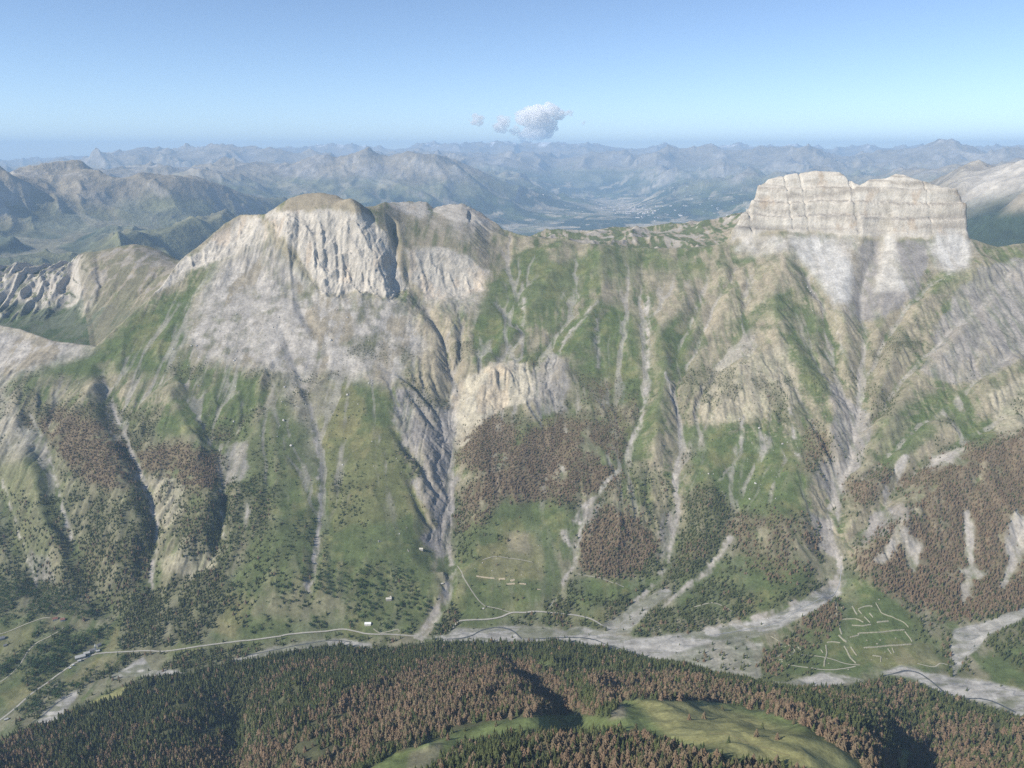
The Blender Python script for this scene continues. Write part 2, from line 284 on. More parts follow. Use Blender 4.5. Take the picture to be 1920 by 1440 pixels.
CX0, CY0, CS = -400, 200, 2.0
CW, CHH = 1360, 660
def poly(M, pts, val=1.0):
    P = np.array(pts, float); x = (P[:, 0]-CX0)/CS; y = (P[:, 1]-CY0)/CS
    i0, i1 = int(max(0, x.min())), int(min(CW-1, x.max()+2)); j0, j1 = int(max(0, y.min())), int(min(CHH-1, y.max()+2))
    X, Y = np.meshgrid(np.arange(i0, i1+1)+0.0, np.arange(j0, j1+1)+0.0, indexing='ij'); ins = np.zeros(X.shape, bool)
    for k in range(len(x)):
        x1, y1, x2, y2 = x[k-1], y[k-1], x[k], y[k]
        c = ((y1 > Y) != (y2 > Y))
        with np.errstate(divide='ignore', invalid='ignore'): ins ^= c & (X < (x2-x1)*(Y-y1)/(y2-y1)+x1)
    B = M[i0:i1+1, j0:j1+1]; B[ins] = val
def strokes(M, pts, w0, w1=None, val=1.0):
    w1 = w0 if w1 is None else w1; n = len(pts)-1
    for k in range(n):
        (ax, ay), (bx, by) = [((p[0]-CX0)/CS, (p[1]-CY0)/CS) for p in (pts[k], pts[k+1])]
        W = (max(w0, w1)/CS)+2
        i0, i1 = int(max(0, min(ax, bx)-W)), int(min(CW, max(ax, bx)+W+1)); j0, j1 = int(max(0, min(ay, by)-W)), int(min(CHH, max(ay, by)+W+1))
        if i1 <= i0 or j1 <= j0: continue
        X, Y = np.meshgrid(np.arange(i0, i1), np.arange(j0, j1), indexing='ij')
        ex, ey = bx-ax, by-ay; t = np.clip(((X-ax)*ex+(Y-ay)*ey)/(ex*ex+ey*ey+1e-9), 0, 1)
        d = np.hypot(X-ax-t*ex, Y-ay-t*ey); wd = (w0+(w1-w0)*(k+t)/n)/CS/2
        M[i0:i1, j0:j1] = np.maximum(M[i0:i1, j0:j1], val*np.clip(wd-d+0.5, 0, 1))
def layer(polys, sg=1.5):
    M = np.zeros((CW, CHH), np.float32)
    for p in polys:
        if isinstance(p[0], (int, float)): poly(M, p[1], p[0])
        else: poly(M, p)
    return blur(M, sg) if sg else M
def samp(M, U, V): return bil(M, (U-CX0)/CS, (V-CY0)/CS)
MG = Grid(-4200, 4200, 850, 5700, 8.0)
HM = polar(H0, MG.X, MG.Y); HM0 = HM.copy()
D = np.zeros_like(HM)
GUL = [  # pixels of the bed, half width and depth at top and bottom (m)
 ([(755, 470), (775, 530), (800, 575), (828, 620), (850, 680), (858, 715)], 30, 60, 12, 35),
 ([(868, 600), (862, 650), (856, 700)], 30, 40, 12, 25),
 ([(715, 690), (760, 705), (800, 730), (846, 780)], 25, 45, 8, 30),
 ([(858, 715), (848, 745), (852, 790), (845, 850), (846, 920), (846, 962), (838, 1000), (836, 1035)], 95, 100, 62, 48),
 ([(836, 1035), (850, 1075), (836, 1125), (812, 1165), (792, 1190)], 60, 30, 14, 3),
 ([(740, 805), (790, 870), (838, 950)], 25, 35, 14, 24), ([(770, 910), (805, 965), (836, 1010)], 20, 30, 12, 20), ([(775, 735), (820, 800), (846, 850)], 24, 34, 14, 24),
 ([(930, 560), (985, 620), (935, 675), (885, 700), (860, 712)], 35, 40, 12, 20),
 ([(1150, 540), (1060, 600), (1000, 690), (930, 690), (880, 705)], 30, 34, 8, 14),
 ([(1210, 480), (1200, 560), (1214, 640), (1216, 740), (1175, 850), (1165, 880), (1120, 930), (1090, 960), (1076, 1060), (1050, 1105), (1032, 1140)], 40, 25, 10, 6),
 ([(1140, 590), (1120, 640), (1128, 700), (1160, 770)], 25, 25, 8, 8),
 ([(1330, 520), (1300, 590), (1280, 640), (1255, 710), (1278, 800), (1268, 900), (1272, 960), (1252, 1060), (1215, 1110), (1150, 1170)], 45, 40, 14, 9),
 ([(1395, 480), (1350, 560), (1310, 640), (1262, 720)], 35, 35, 12, 12),
 ([(1440, 840), (1400, 900), (1360, 1000), (1330, 1070), (1290, 1100), (1240, 1130)], 22, 25, 5, 7),
 ([(1650, 430), (1620, 520), (1618, 600), (1622, 700), (1612, 790), (1575, 900), (1556, 960), (1560, 1015), (1576, 1050), (1572, 1100)], 60, 90, 30, 40),
 ([(1572, 1100), (1500, 1135), (1440, 1165), (1380, 1185), (1300, 1205)], 60, 30, 10, 3),
 ([(1500, 500), (1545, 560), (1562, 650), (1590, 720), (1612, 780)], 45, 50, 18, 24),
 ([(1440, 640), (1500, 740), (1560, 850), (1560, 930)], 26, 30, 8, 14),
 ([(1760, 520), (1700, 570), (1655, 640), (1625, 720)], 40, 50, 16, 26),
 ([(1880, 520), (1800, 600), (1730, 660), (1660, 740), (1620, 800)], 40, 45, 16, 24),
 ([(1920, 640), (1860, 690), (1790, 740), (1700, 800), (1640, 870), (1590, 900)], 40, 45, 14, 22),
 ([(1920, 720), (1850, 790), (1770, 840), (1700, 880), (1660, 930), (1650, 960), (1600, 1000), (1562, 1020)], 45, 50, 18, 30),
 ([(1830, 900), (1810, 980), (1815, 1060), (1800, 1130)], 30, 30, 9, 9), ([(1740, 960), (1710, 1020), (1720, 1080)], 30, 25, 9, 6), ([(1915, 960), (1900, 1040), (1880, 1110)], 30, 30, 9, 8),
 ([(2000, 1060), (1920, 1140), (1850, 1180), (1800, 1220), (1790, 1270)], 60, 40, 14, 4),
 ([(190, 690), (212, 760), (245, 840), (275, 910), (297, 985), (285, 1050), (282, 1100)], 45, 60, 22, 30),
 ([(60, 780), (90, 860), (110, 930), (135, 1010), (160, 1080), (215, 1130)], 45, 60, 20, 26),
 ([(-30, 860), (5, 920), (30, 1000), (55, 1060), (80, 1110)], 45, 50, 20, 22),
 ([(330, 690), (380, 760)], 30, 30, 9, 9), ([(440, 830), (425, 900), (418, 960), (405, 1030), (330, 1100)], 30, 40, 12, 16),
 ([(520, 600), (560, 690), (588, 780), (608, 870), (604, 960), (590, 1050), (580, 1110)], 24, 24, 6, 8),
 ([(500, 800), (505, 880), (500, 960)], 18, 22, 5, 6), ([(640, 880), (620, 960), (610, 1010)], 20, 22, 5, 5),
 ([(560, 420), (545, 500), (560, 560), (585, 620)], 30, 30, 14, 10),
 ([(735, 410), (742, 450), (735, 490), (742, 530)], 24, 26, 28, 22),
]
SPUR = [
 ([(660, 395), (690, 460), (715, 520), (740, 560)], 55, 50, -40, -14), ([(545, 420), (590, 500), (625, 545)], 45, 40, -22, -14),
 ([(1060, 460), (1010, 560), (960, 640)], 70, 50, -16, -12), ([(1130, 480), (1130, 560), (1090, 640), (1050, 700)], 80, 50, -22, -14),
 ([(1290, 560), (1245, 620), (1240, 740), (1225, 860)], 60, 40, -16, -12), ([(1370, 520), (1360, 600), (1400, 640)], 50, 40, -12, -8),
 ([(1475, 470), (1450, 570), (1450, 650), (1400, 700), (1350, 760)], 80, 60, -30, -20), ([(1450, 590), (1510, 690), (1560, 760)], 50, 40, -18, -12),
 ([(1850, 500), (1740, 560), (1680, 660), (1650, 740)], 50, 36, -20, -14), ([(1800, 620), (1740, 700), (1660, 790)], 40, 34, -14, -12),
 ([(1920, 830), (1780, 900), (1700, 990), (1640, 1060)], 90, 60, -26, -16), ([(890, 690), (940, 690), (1040, 690)], 50, 50, -14, -12), ([(850, 760), (900, 720), (960, 700)], 40, 40, -14, -14),
 ([(160, 740), (200, 860), (230, 960), (220, 1080)], 70, 60, -22, -16), ([(320, 740), (370, 860), (390, 960), (340, 1060)], 60, 50, -20, -16), ([(40, 860), (90, 980), (120, 1060)], 40, 40, -16, -12),
 ([(480, 700), (520, 860), (520, 1000), (500, 1100)], 100, 90, -14, -10), ([(680, 760), (700, 900), (710, 1020)], 90, 90, -12, -10),
 ([(1000, 760), (980, 860), (930, 960)], 90, 60, -16, -10), ([(1110, 760), (1080, 880), (1050, 960)], 60, 50, -10, -8), ([(1180, 960), (1160, 1020), (1130, 1070)], 60, 50, -12, -8),
 ([(1330, 880), (1320, 980), (1290, 1060)], 50, 50, -12, -10), ([(1480, 900), (1450, 1000), (1430, 1080)], 90, 80, -14, -8),
]
for p, a, b, c, d in SPUR: carve(MG, D, p, a*1.6, b*1.6, c*1.6, d*1.6, wig=16, pw=1.1)
D2 = np.zeros_like(HM)
for p, a, b, c, d in GUL: carve(MG, D2, p, a*1.15, b*1.1, c*1.35, d*1.3, wig=12)
NEAR = [  # folds of the near wooded slope
 ([(445, 1300), (440, 1360), (430, 1440), (420, 1500)], 150, 130, 85, 70), ([(505, 1262), (520, 1290), (540, 1330)], 26, 26, 16, 12),
 ([(960, 1228), (1010, 1262), (1062, 1300), (1095, 1345)], 75, 80, 40, 62), ([(1245, 1262), (1330, 1290), (1400, 1300), (1440, 1310)], 60, 50, 26, 26),
 ([(1700, 1440), (1705, 1420), (1690, 1380)], 40, 34, 20, 16), ([(1260, 1500), (1150, 1440), (1000, 1450)], 60, 60, 14, 14),
]
NEARS = [([(470, 1300), (480, 1370), (470, 1440)], 50, 50, -14, -14), ([(860, 1275), (950, 1262), (1050, 1240)], 70, 60, -16, -14), ([(1130, 1335), (1110, 1290), (1130, 1262)], 50, 40, -22, -16), ([(1460, 1330), (1560, 1345), (1640, 1390)], 50, 40, -12, -10), ([(1300, 1275), (1400, 1295)], 40, 40, -10, -12), ([(900, 1420), (1000, 1400), (1180, 1390), (1300, 1420)], 60, 60, -14, -14)]
D3 = np.zeros_like(HM); D4 = np.zeros_like(HM)
for p, a, b, c, d in NEAR: carve(MG, D3, p, a, b, c, d, lo=0, wig=8)
for p, a, b, c, d in NEARS: carve(MG, D4, p, a, b, c, d, lo=0, wig=8)
D = blur((D+D2+D3+D4).astype(np.float32), 1.0)
rM = np.hypot(MG.X, MG.Y); aM = np.interp(np.arctan2(MG.X, MG.Y), AZ, _ja)
def lr(i, off=0.0): return np.interp(aM, _ja, LR[i])+off
slopeband = sstep(0, 120, rM-lr(5))*(1-np.where(np.interp(aM, _ja, np.maximum(cm, cs)) > .3, sstep(-60, 0, rM-lr(13)), sstep(-45, -5, rM-lr(14))))      # valley side, below the cliffs
MU, MV = project(MG.X, MG.Y, HM)
SMOOTH = layer([(0.75, [(440, 820), (600, 720), (740, 740), (800, 860), (800, 1200), (300, 1240), (430, 1050)]), (0.8, [(850, 940), (1060, 930), (1060, 1200), (850, 1200)]), (0.9, [(1060, 1080), (1900, 1090), (1960, 1300), (1060, 1240)]),
    (0.5, [(1290, 800), (1540, 800), (1540, 1080), (1290, 1080)]), (0.65, [(870, 450), (1340, 450), (1300, 700), (870, 700)]), (0.5, [(60, 700), (400, 480), (380, 720)]), (0.8, [(350, 540), (760, 560), (780, 700), (340, 700)]), (0.8, [(-400, 1120), (300, 1120), (300, 1400), (-400, 1400)]), (0.85, [(1380, 430), (1830, 430), (1800, 540), (1700, 600), (1560, 580)]), (0.35, [(860, 740), (1200, 740), (1200, 930), (860, 930)])], 8)
SMO = samp(SMOOTH, MU, MV)
SMO_ = SMO
HM = HM + D + slopeband*(fbm(MG.X, MG.Y, 280, 4, 11)*32 + (ridged(MG.X+fbm(MG.X, MG.Y, 200, 2, 14)*80, MG.Y*.6, 170, 4, 13)-0.4)*15)*(1-.6*SMO_)
nearband = (1-sstep(-60, 0, rM-lr(2)))
HM += nearband*(fbm(MG.X, MG.Y, 210, 4, 21)*38+(ridged(MG.X, MG.Y, 150, 3, 23)-.4)*16)*(1-.45*np.exp(-((rM-lr(2))/90.0)**2))
em = np.clip(slopeband+0.25*nearband, 0, 1)
behind = sstep(20, 100, rM-lr(15))
em = np.clip(em+behind, 0, 1); HM += behind*(ridged(MG.X, MG.Y, 300, 5, 31)-0.45)*np.interp(aM, _ja, 70-52*(DG < deg_(345))*(DG > deg_(-400)))*(1-np.exp(-((rM-lr(16))/120.0)**2)*0.75)
HE, FLOW = erode(HM, 8.0, 26, 15000, 85, 3, mask=em, maxd=1.6)
fade = np.clip(slopeband+nearband*0.5+behind*0.9, 0, 1)
HD = (HM-HM0) + (HE-HM)*fade*(1-SMO)*.72
FLOW = blur(np.log1p(FLOW), 0.8)

FG = Grid(-24000, 24000, 5300, 30000, 60.0)
HF = polar(H0, FG.X, FG.Y); HF0 = HF.copy()
rF = np.hypot(FG.X, FG.Y); calm = 1-.62*(1-sstep(8600, 9800, rF))*(np.arctan2(FG.X, FG.Y) < math.radians(5)); aF = np.interp(np.arctan2(FG.X, FG.Y), AZ, _ja)
def cr(i, wd): return np.exp(-((rF-np.interp(aF, _ja, LR[i]))/wd)**2)
keep = 1-0.75*np.clip(cr(21, 500)+cr(23, 900)+cr(25, 1500), 0, 1)
val = sstep(1500, 2050, HF)                     # valley floors stay smooth
HF = HF + calm*keep*(0.12+0.88*val)*((ridged(FG.X, FG.Y, 3400, 6, 41, 0.55)-0.42)*720 + (ridged(FG.X, FG.Y, 1300, 4, 45, .6)-.45)*190 + fbm(FG.X, FG.Y, 5200, 3, 43)*120)
HFE, FF = erode(HF, 60.0, 16, 14000, 70, 5, ero=0.3, cap=30.0, maxd=14.0)
HFD = (HF-HF0)+(HFE-HF)*(0.35+0.65*keep)

# ------------------------------------------------------------------ heights of every vertex
Hh = H0.copy()
inM = MG.inside(GX, GY, 80.0); inF = FG.inside(GX, GY, 500.0)
Hh += inM*MG.at(HD, GX, GY)
Hh += inF*(1-inM)*FG.at(HFD, GX, GY)
R2 = np.broadcast_to(RR[None, :], H0.shape)
far = sstep(27500, 30500, R2)
kf = 1-0.5*np.clip(np.exp(-((R2-LR[25][:, None])/1800)**2)+np.exp(-((R2-LR[27][:, None])/2500)**2), 0, 1)
sel = np.where(RR > 27000)[0]
Hh[:, sel] += (far*kf)[:, sel]*(ridged(GX[:, sel], GY[:, sel], 5200, 6, 51, 0.55)-0.42)*900
Hh[:, sel] += (far)[:, sel]*(ridged(GX[:, sel], GY[:, sel], 1800, 4, 57, 0.6)-0.5)*330
sel = np.where((RR > 5400) & (RR < 30500))[0]
Hh[:, sel] += (ridged(GX[:, sel], GY[:, sel], 700, 4, 61, 0.6)-0.5)*120*sstep(5400, 7500, R2[:, sel])*sstep(1550, 2100, Hh[:, sel])
FLW = inM*MG.at(FLOW, GX, GY)+(1-inM)*inF*FG.at(blur(np.log1p(FF), 0.8), GX, GY)
# rock: cliffs of the left massif, the big block and the pinnacles behind
J = np.arange(NA)[:, None]
def lrj(i): return LR[i][:, None]
fr = sstep(0, 25, R2-lrj(13)-5)*(1-sstep(40, 160, R2-lrj(14)))
cliffR = fr*cs[:, None]
U0, V0_ = project(GX, GY, Hh)
cliffL = samp(layer([(1, [(500, 402), (545, 392), (610, 396), (685, 402), (720, 430), (742, 470), (748, 500), (768, 540), (740, 562), (700, 550), (640, 555), (612, 552), (578, 522), (556, 485), (530, 450), (505, 425)]), (.55, [(765, 472), (830, 470), (870, 480), (908, 508), (902, 538), (870, 556), (800, 556), (770, 520)]), (.5, [(255, 580), (335, 500), (390, 456), (450, 412), (495, 412), (500, 440), (440, 478), (345, 508), (280, 562)])], 3), U0, V0_)*(R2 > lrj(10))*(1-sstep(10, 60, R2-lrj(14)))
pin = sstep(-700, -500, R2-lrj(16))*(1-sstep(50, 200, R2-lrj(16)))*(1-sstep(deg_(120), deg_(190), DG))[:, None]
pinw = pin*(1-sstep(deg_(100, 560), deg_(260, 480), DG)[:, None])
selr = np.where((RR > 3300) & (RR < 5400))[0]
sx, sy, sR = GX[:, selr], GY[:, selr], R2[:, selr]
arc = sR*AZ[:, None]
wp = fbm(sx, sy, 160, 3, 72)*60
Hh[:, selr] += cliffL[:, selr]*((ridged(arc+wp+sR*.35, sR*0.5-wp, 95, 5, 71, 0.62)-0.45)*44 *.45 + (ridged(arc+.6*Hh[:, selr], Hh[:, selr]*.9, 62, 5, 74, .62)-.5)*26 + (ridged(arc-.5*Hh[:, selr], Hh[:, selr]*.8, 30, 4, 78, .6)-.5)*10+fbm(sx, sy, 16, 3, 73)*4)
zz = Hh[:, selr]
def terrace(z, p, k): q = z/p; f = q-np.floor(q); return (np.floor(q)+np.clip((f-0.5)*k+0.5, 0, 1))*p
tz = zz+fbm(arc, sR, 260, 3, 75)*14
Hh[:, selr] += cliffR[:, selr]*sstep(2655, 2680, zz)*(1-sstep(2900, 2945, zz))*((terrace(tz, 66, 2.6)-tz)*0.75+(terrace(tz, 17, 2.4)-tz)*0.8) + cliffR[:, selr]*((ridged(arc, sR*0.3, 60, 4, 77, 0.5)-0.5)*3)
nn = fbm(arc+.12*zz, sR*0, 150, 4, 87, .55)
Hh[:, selr] -= cliffR[:, selr]*np.exp(-(nn/.022)**2)*sstep(2660, 2690, zz)*13
Hh[:, selr] += pinw[:, selr]*((ridged(arc, sR*0.25, 85, 5, 81, 0.55)-0.45)*40+(ridged(arc+.6*zz, zz, 55, 4, 83, .6)-.5)*22)
crest_rough = np.exp(-((R2-lrj(14))/30.0)**2)*np.interp(DG, [deg_(180), deg_(260), deg_(520), deg_(560), deg_(640), deg_(700), deg_(730), deg_(920), deg_(980)], [2, 4, 4, 1, 1, 1, 6, 6, 1])[:, None]
Hh[:, selr] += crest_rough[:, selr]*fbm(arc, sR*0, 30, 4, 85, 0.6)*1.6
# bare ground is cut by fine runnels
U0, V0_ = project(GX, GY, Hh)
RUF = layer([(.6, [(498, 398), (690, 400), (745, 480), (768, 560), (600, 560), (500, 430)]), (1, [(835, 740), (870, 710), (930, 683), (1060, 660), (1064, 780), (990, 750), (890, 800), (862, 850)]), (1, [(742, 730), (846, 770), (850, 1035), (785, 1010), (820, 985), (765, 905), (740, 805)]), (.9, [(280, 890), (420, 930), (420, 1070), (300, 1080)]), (.8, [(1320, 640), (1500, 640), (1530, 860), (1320, 800)]),
    (.9, [(1515, 700), (1640, 700), (1600, 1050), (1520, 1040)]), (.6, [(1700, 500), (2300, 460), (2300, 830), (1700, 830)]), (.8, [(1600, 940), (1730, 940), (1700, 1080), (1600, 1060)]), (.22, [(350, 600), (800, 580), (800, 720), (340, 720)]), (.7, [(1080, 860), (1280, 860), (1280, 1080), (1080, 1060)]), (.6, [(245, 582), (390, 450), (500, 410), (500, 500), (300, 600)]), (.6, [(0, 700), (100, 740), (100, 900), (0, 900)]), (.5, [(690, 560), (900, 560), (880, 720), (760, 720)])], 4)
sq = np.where((RR > 2050) & (RR < 4500))[0]
rf = samp(RUF, U0[:, sq], V0_[:, sq])*(R2[:, sq] > lrj(5))*(1-sstep(0, 60, R2[:, sq]-lrj(14)))
aq = (R2*AZ[:, None])[:, sq]; wq = fbm(GX[:, sq], GY[:, sq], 110, 3, 95)*26
Hh[:, sq] -= rf*(ridged(aq+wq, R2[:, sq]*.34+wq, 34, 5, 93, .6)-.3)*8
Hh[:, sq] += rf*((ridged(GX[:, sq], GY[:, sq], 17, 3, 97, .7)-.4)*3.4)
# fine relief everywhere near
seln = np.where(RR < 5600)[0]
Hh[:, seln] += fbm(GX[:, seln], GY[:, seln], 26, 3, 91)*1.1
VU, VV = project(GX, GY, Hh)
dHr = np.gradient(Hh, RR, axis=1); dHa = np.gradient(Hh, AZ, axis=0)/R2
SLOPE = np.hypot(dHr, dHa)
# ------------------------------------------------------------------ what grows and lies where (real surface colours, no light in them)
P_GRASS = [
 (1, [(890, 600), (930, 590), (990, 560), (1000, 600), (960, 650), (920, 690), (880, 700), (885, 640)]),
 (1, [(1060, 610), (1110, 570), (1150, 568), (1195, 590), (1200, 700), (1200, 760), (1130, 745), (1080, 690), (1060, 665), (1000, 690), (935, 690), (1010, 655)]),
 (1, [(1225, 640), (1250, 600), (1285, 590), (1300, 640), (1270, 680), (1245, 740), (1240, 800), (1215, 855), (1180, 860), (1190, 810), (1228, 740)]),
 (.85, [(895, 590), (920, 500), (965, 455), (1020, 465), (1050, 500), (1100, 470), (1170, 462), (1200, 480), (1120, 540), (1060, 570), (1000, 600), (930, 600)]), (.55, [(1060, 540), (1160, 465), (1250, 478), (1330, 500), (1290, 520), (1180, 510), (1080, 560), (1000, 610)]),
 (.9, [(1420, 575), (1450, 535), (1492, 540), (1510, 590), (1480, 600), (1440, 600), (1380, 640), (1390, 600)]), (.95, [(1470, 600), (1500, 640), (1540, 700), (1568, 745), (1530, 760), (1500, 720), (1475, 670)]),
 (1, [(1740, 525), (1790, 512), (1850, 500), (1800, 535), (1750, 555)]), (.6, [(1820, 510), (1900, 480), (1960, 470), (1960, 490), (1850, 530), (1760, 570)]),
 (1, [(1300, 850), (1370, 770), (1430, 760), (1450, 800), (1500, 870), (1530, 900), (1520, 960), (1450, 985), (1380, 960), (1350, 920), (1290, 900)]),
 (1, [(1640, 800), (1700, 760), (1790, 718), (1785, 760), (1740, 790), (1760, 800), (1750, 830), (1700, 860), (1660, 905), (1640, 870)]), (1, [(1800, 790), (1860, 775), (1866, 820), (1810, 840), (1780, 860)]),
 (1, [(60, 702), (170, 662), (260, 592), (350, 545), (400, 490), (397, 520), (362, 560), (350, 600), (360, 640), (330, 670), (300, 700), (200, 708)]),
 (1, [(300, 770), (370, 750), (420, 700), (470, 705), (505, 740), (450, 800), (380, 812), (290, 822)]),
 (.9, [(590, 722), (700, 700), (740, 740), (740, 800), (770, 880), (800, 960), (790, 1010), (810, 1060), (830, 1120), (780, 1185), (700, 1192), (560, 1196), (380, 1202), (420, 1100), (500, 1000), (520, 900), (600, 830)]),
 (.75, [(430, 820), (520, 760), (600, 760), (600, 900), (500, 960), (440, 900)]),
 (.9, [(870, 980), (960, 930), (1060, 930), (1080, 960), (1040, 1040), (1060, 1080), (1010, 1135), (920, 1172), (846, 1185), (850, 1120), (862, 1060), (850, 1010)]),
 (1, [(1060, 1110), (1090, 1080), (1150, 1085), (1250, 1075), (1240, 1100), (1180, 1135), (1060, 1142)]), (1, [(1190, 890), (1240, 870), (1270, 900), (1240, 940), (1180, 950)]), (1, [(970, 800), (1040, 770), (1060, 800), (1000, 830), (930, 880), (920, 860)]),
 (1, [(1250, 1160), (1280, 1060), (1400, 1040), (1500, 1050), (1530, 1090), (1440, 1145)]),
 (1, [(1570, 1120), (1580, 1060), (1620, 1080), (1700, 1140), (1740, 1190), (1800, 1240), (1760, 1262), (1680, 1255), (1560, 1268), (1430, 1282), (1430, 1240), (1500, 1180)]),
 (1, [(1830, 1230), (1930, 1200), (1980, 1300), (1860, 1290)]), (.8, [(-100, 1160), (60, 1150), (120, 1180), (230, 1170), (230, 1220), (60, 1300), (-100, 1380)]), (.5, [(0, 860), (90, 860), (130, 1000), (60, 1060), (0, 1000)]),
 (.8, [(1140, 745), (1230, 860), (1200, 900), (1120, 880)]), (.8, [(840, 1130), (1130, 1150), (1130, 1175), (950, 1170), (840, 1182)]), (.6, [(290, 1215), (640, 1185), (780, 1195), (560, 1205), (330, 1240)])]
P_DRY = [(.8, [(600, 720), (660, 710), (680, 760), (640, 900), (600, 860)]), (.9, [(890, 1020), (1010, 1000), (1020, 1090), (900, 1090)]), (.8, [(380, 1180), (440, 1120), (470, 1170), (440, 1200)]), (1, [(190, 1220), (215, 1170), (226, 1175), (222, 1215)]),
 (.9, [(120, 1270), (190, 1228), (245, 1228), (190, 1260), (130, 1300)]), (.7, [(-100, 1210), (60, 1170), (70, 1200), (0, 1245), (-100, 1290)]), (.6, [(1660, 1200), (1740, 1210), (1760, 1245), (1680, 1250)]), (.7, [(0, 1300), (60, 1260), (90, 1280), (10, 1340)]), (.55, [(600, 830), (740, 800), (780, 960), (620, 1000)]),
 (.6, [(1100, 1150), (1240, 1130), (1240, 1180), (1130, 1180)])]
P_ROCK = [(1, [(498, 398), (545, 388), (575, 398), (610, 394), (690, 400), (722, 430), (742, 470), (748, 500), (768, 540), (740, 562), (700, 545), (640, 550), (612, 548), (580, 520), (560, 485), (530, 450), (505, 425)]),
 (1, [(245, 582), (300, 528), (335, 495), (390, 450), (450, 405), (492, 410), (500, 440), (440, 478), (390, 495), (345, 508), (320, 535), (280, 562), (255, 582)]), (.9, [(765, 468), (830, 466), (870, 478), (912, 505), (905, 540), (870, 560), (800, 560), (770, 520)]),
 (1, [(715, 378), (800, 374), (803, 400), (785, 408), (740, 400)]), (1, [(803, 390), (860, 378), (925, 405), (932, 418), (890, 425), (850, 416)]),
 (1, [(1362, 455), (1380, 400), (1410, 300), (1816, 300), (1820, 446), (1740, 440), (1600, 444), (1440, 425), (1400, 452)]),
 (.85, [(835, 740), (870, 710), (930, 683), (985, 688), (1003, 715), (990, 750), (940, 772), (890, 800), (862, 840), (850, 780)])]
P_CREAM = [(1, [(835, 740), (870, 710), (930, 683), (985, 688), (1003, 715), (990, 750), (940, 772), (890, 800), (862, 850), (850, 780)]), (.7, [(280, 890), (340, 900), (350, 960), (310, 990), (285, 940)]), (.8, [(340, 1000), (420, 1030), (400, 1070), (350, 1090), (310, 1060)]), (.5, [(300, 1040), (350, 1020), (410, 1050), (355, 1080), (310, 1075)]), (.6, [(1860, 740), (1930, 700), (1960, 830), (1870, 820)]), (.5, [(1330, 700), (1480, 640), (1500, 760), (1320, 800)])]
P_SCREE = [(1, [(380, 560), (400, 500), (440, 478), (500, 430), (540, 490), (580, 530), (612, 552), (700, 550), (745, 565), (775, 600), (800, 640), (780, 668), (740, 640), (760, 690), (740, 720), (640, 700), (600, 700), (560, 740), (520, 705), (440, 680), (380, 672), (355, 640), (352, 600)]),
 (1, [(-400, 600), (0, 600), (100, 632), (185, 648), (150, 668), (60, 692), (0, 715), (-400, 760)]), (.6, [(-400, 740), (0, 715), (30, 740), (60, 800), (90, 850), (-400, 880)]), (1, [(1480, 440), (1600, 440), (1612, 500), (1590, 560), (1570, 580), (1510, 500)]), (1, [(1745, 460), (1757, 425), (1790, 430), (1818, 455), (1816, 500), (1780, 513), (1752, 490)]),
 (1, [(1660, 440), (1674, 440), (1684, 510), (1700, 545), (1635, 545), (1655, 500)]), (1, [(1560, 520), (1600, 520), (1612, 600), (1590, 600)]), (.9, [(1370, 470), (1400, 440), (1480, 440), (1490, 470), (1440, 480)]), (.8, [(800, 402), (930, 420), (940, 440), (860, 440), (800, 415)]), (.7, [(780, 510), (900, 520), (900, 580), (790, 570)]), (.5, [(500, 700), (620, 700), (600, 800), (590, 900), (575, 800)])]
P_MARL = [(1, [(1590, 520), (1612, 450), (1745, 445), (1745, 500), (1720, 550), (1660, 600), (1610, 600)]), (.85, [(1960, 480), (1840, 500), (1790, 560), (1750, 640), (1730, 700), (1800, 720), (1870, 700), (1960, 640)]), (.9, [(1560, 720), (1600, 770), (1640, 770), (1620, 860), (1580, 930), (1570, 980), (1530, 900), (1560, 830)]),
 (1, [(1630, 970), (1690, 945), (1722, 958), (1690, 1000), (1612, 1022)]), (1, [(1515, 960), (1555, 975), (1570, 1050), (1530, 1030)]), (.95, [(742, 730), (800, 738), (846, 770), (856, 830), (848, 1030), (825, 1045), (785, 1010), (820, 985), (765, 905), (790, 880), (740, 805)]), (.8, [(1030, 660), (1062, 680), (1062, 780), (1010, 780), (990, 740)]),
 (.8, [(405, 880), (440, 830), (470, 830), (460, 890), (420, 920)]), (.8, [(50, 1030), (90, 1040), (100, 1100), (60, 1090)]), (.8, [(1240, 960), (1275, 950), (1270, 1010), (1240, 1050)]), (.7, [(1090, 960), (1140, 930), (1110, 1000), (1075, 1040)])]
P_TAN = [(.8, [(690, 385), (800, 400), (930, 430), (1000, 450), (980, 470), (930, 520), (905, 560), (905, 500), (870, 475), (770, 460), (730, 420)]), (.9, [(540, 368), (600, 355), (660, 380), (690, 395), (610, 392), (545, 388)]), (.8, [(760, 570), (860, 580), (890, 690), (850, 720), (790, 690), (760, 640)]),
 (.7, [(150, 600), (220, 490), (320, 470), (330, 490), (250, 560)]), (.6, [(1330, 520), (1480, 470), (1500, 530), (1380, 600), (1300, 640)]), (.4, [(1180, 500), (1340, 510), (1360, 560), (1240, 590)]), (.5, [(1310, 660), (1440, 620), (1500, 700), (1450, 780), (1320, 800)]),
 (.6, [(1640, 1000), (1700, 980), (1690, 1050), (1630, 1060)]), (.5, [(940, 1000), (1000, 1000), (990, 1040), (950, 1030)]), (.6, [(1180, 870), (1240, 860), (1290, 960), (1250, 980)])]
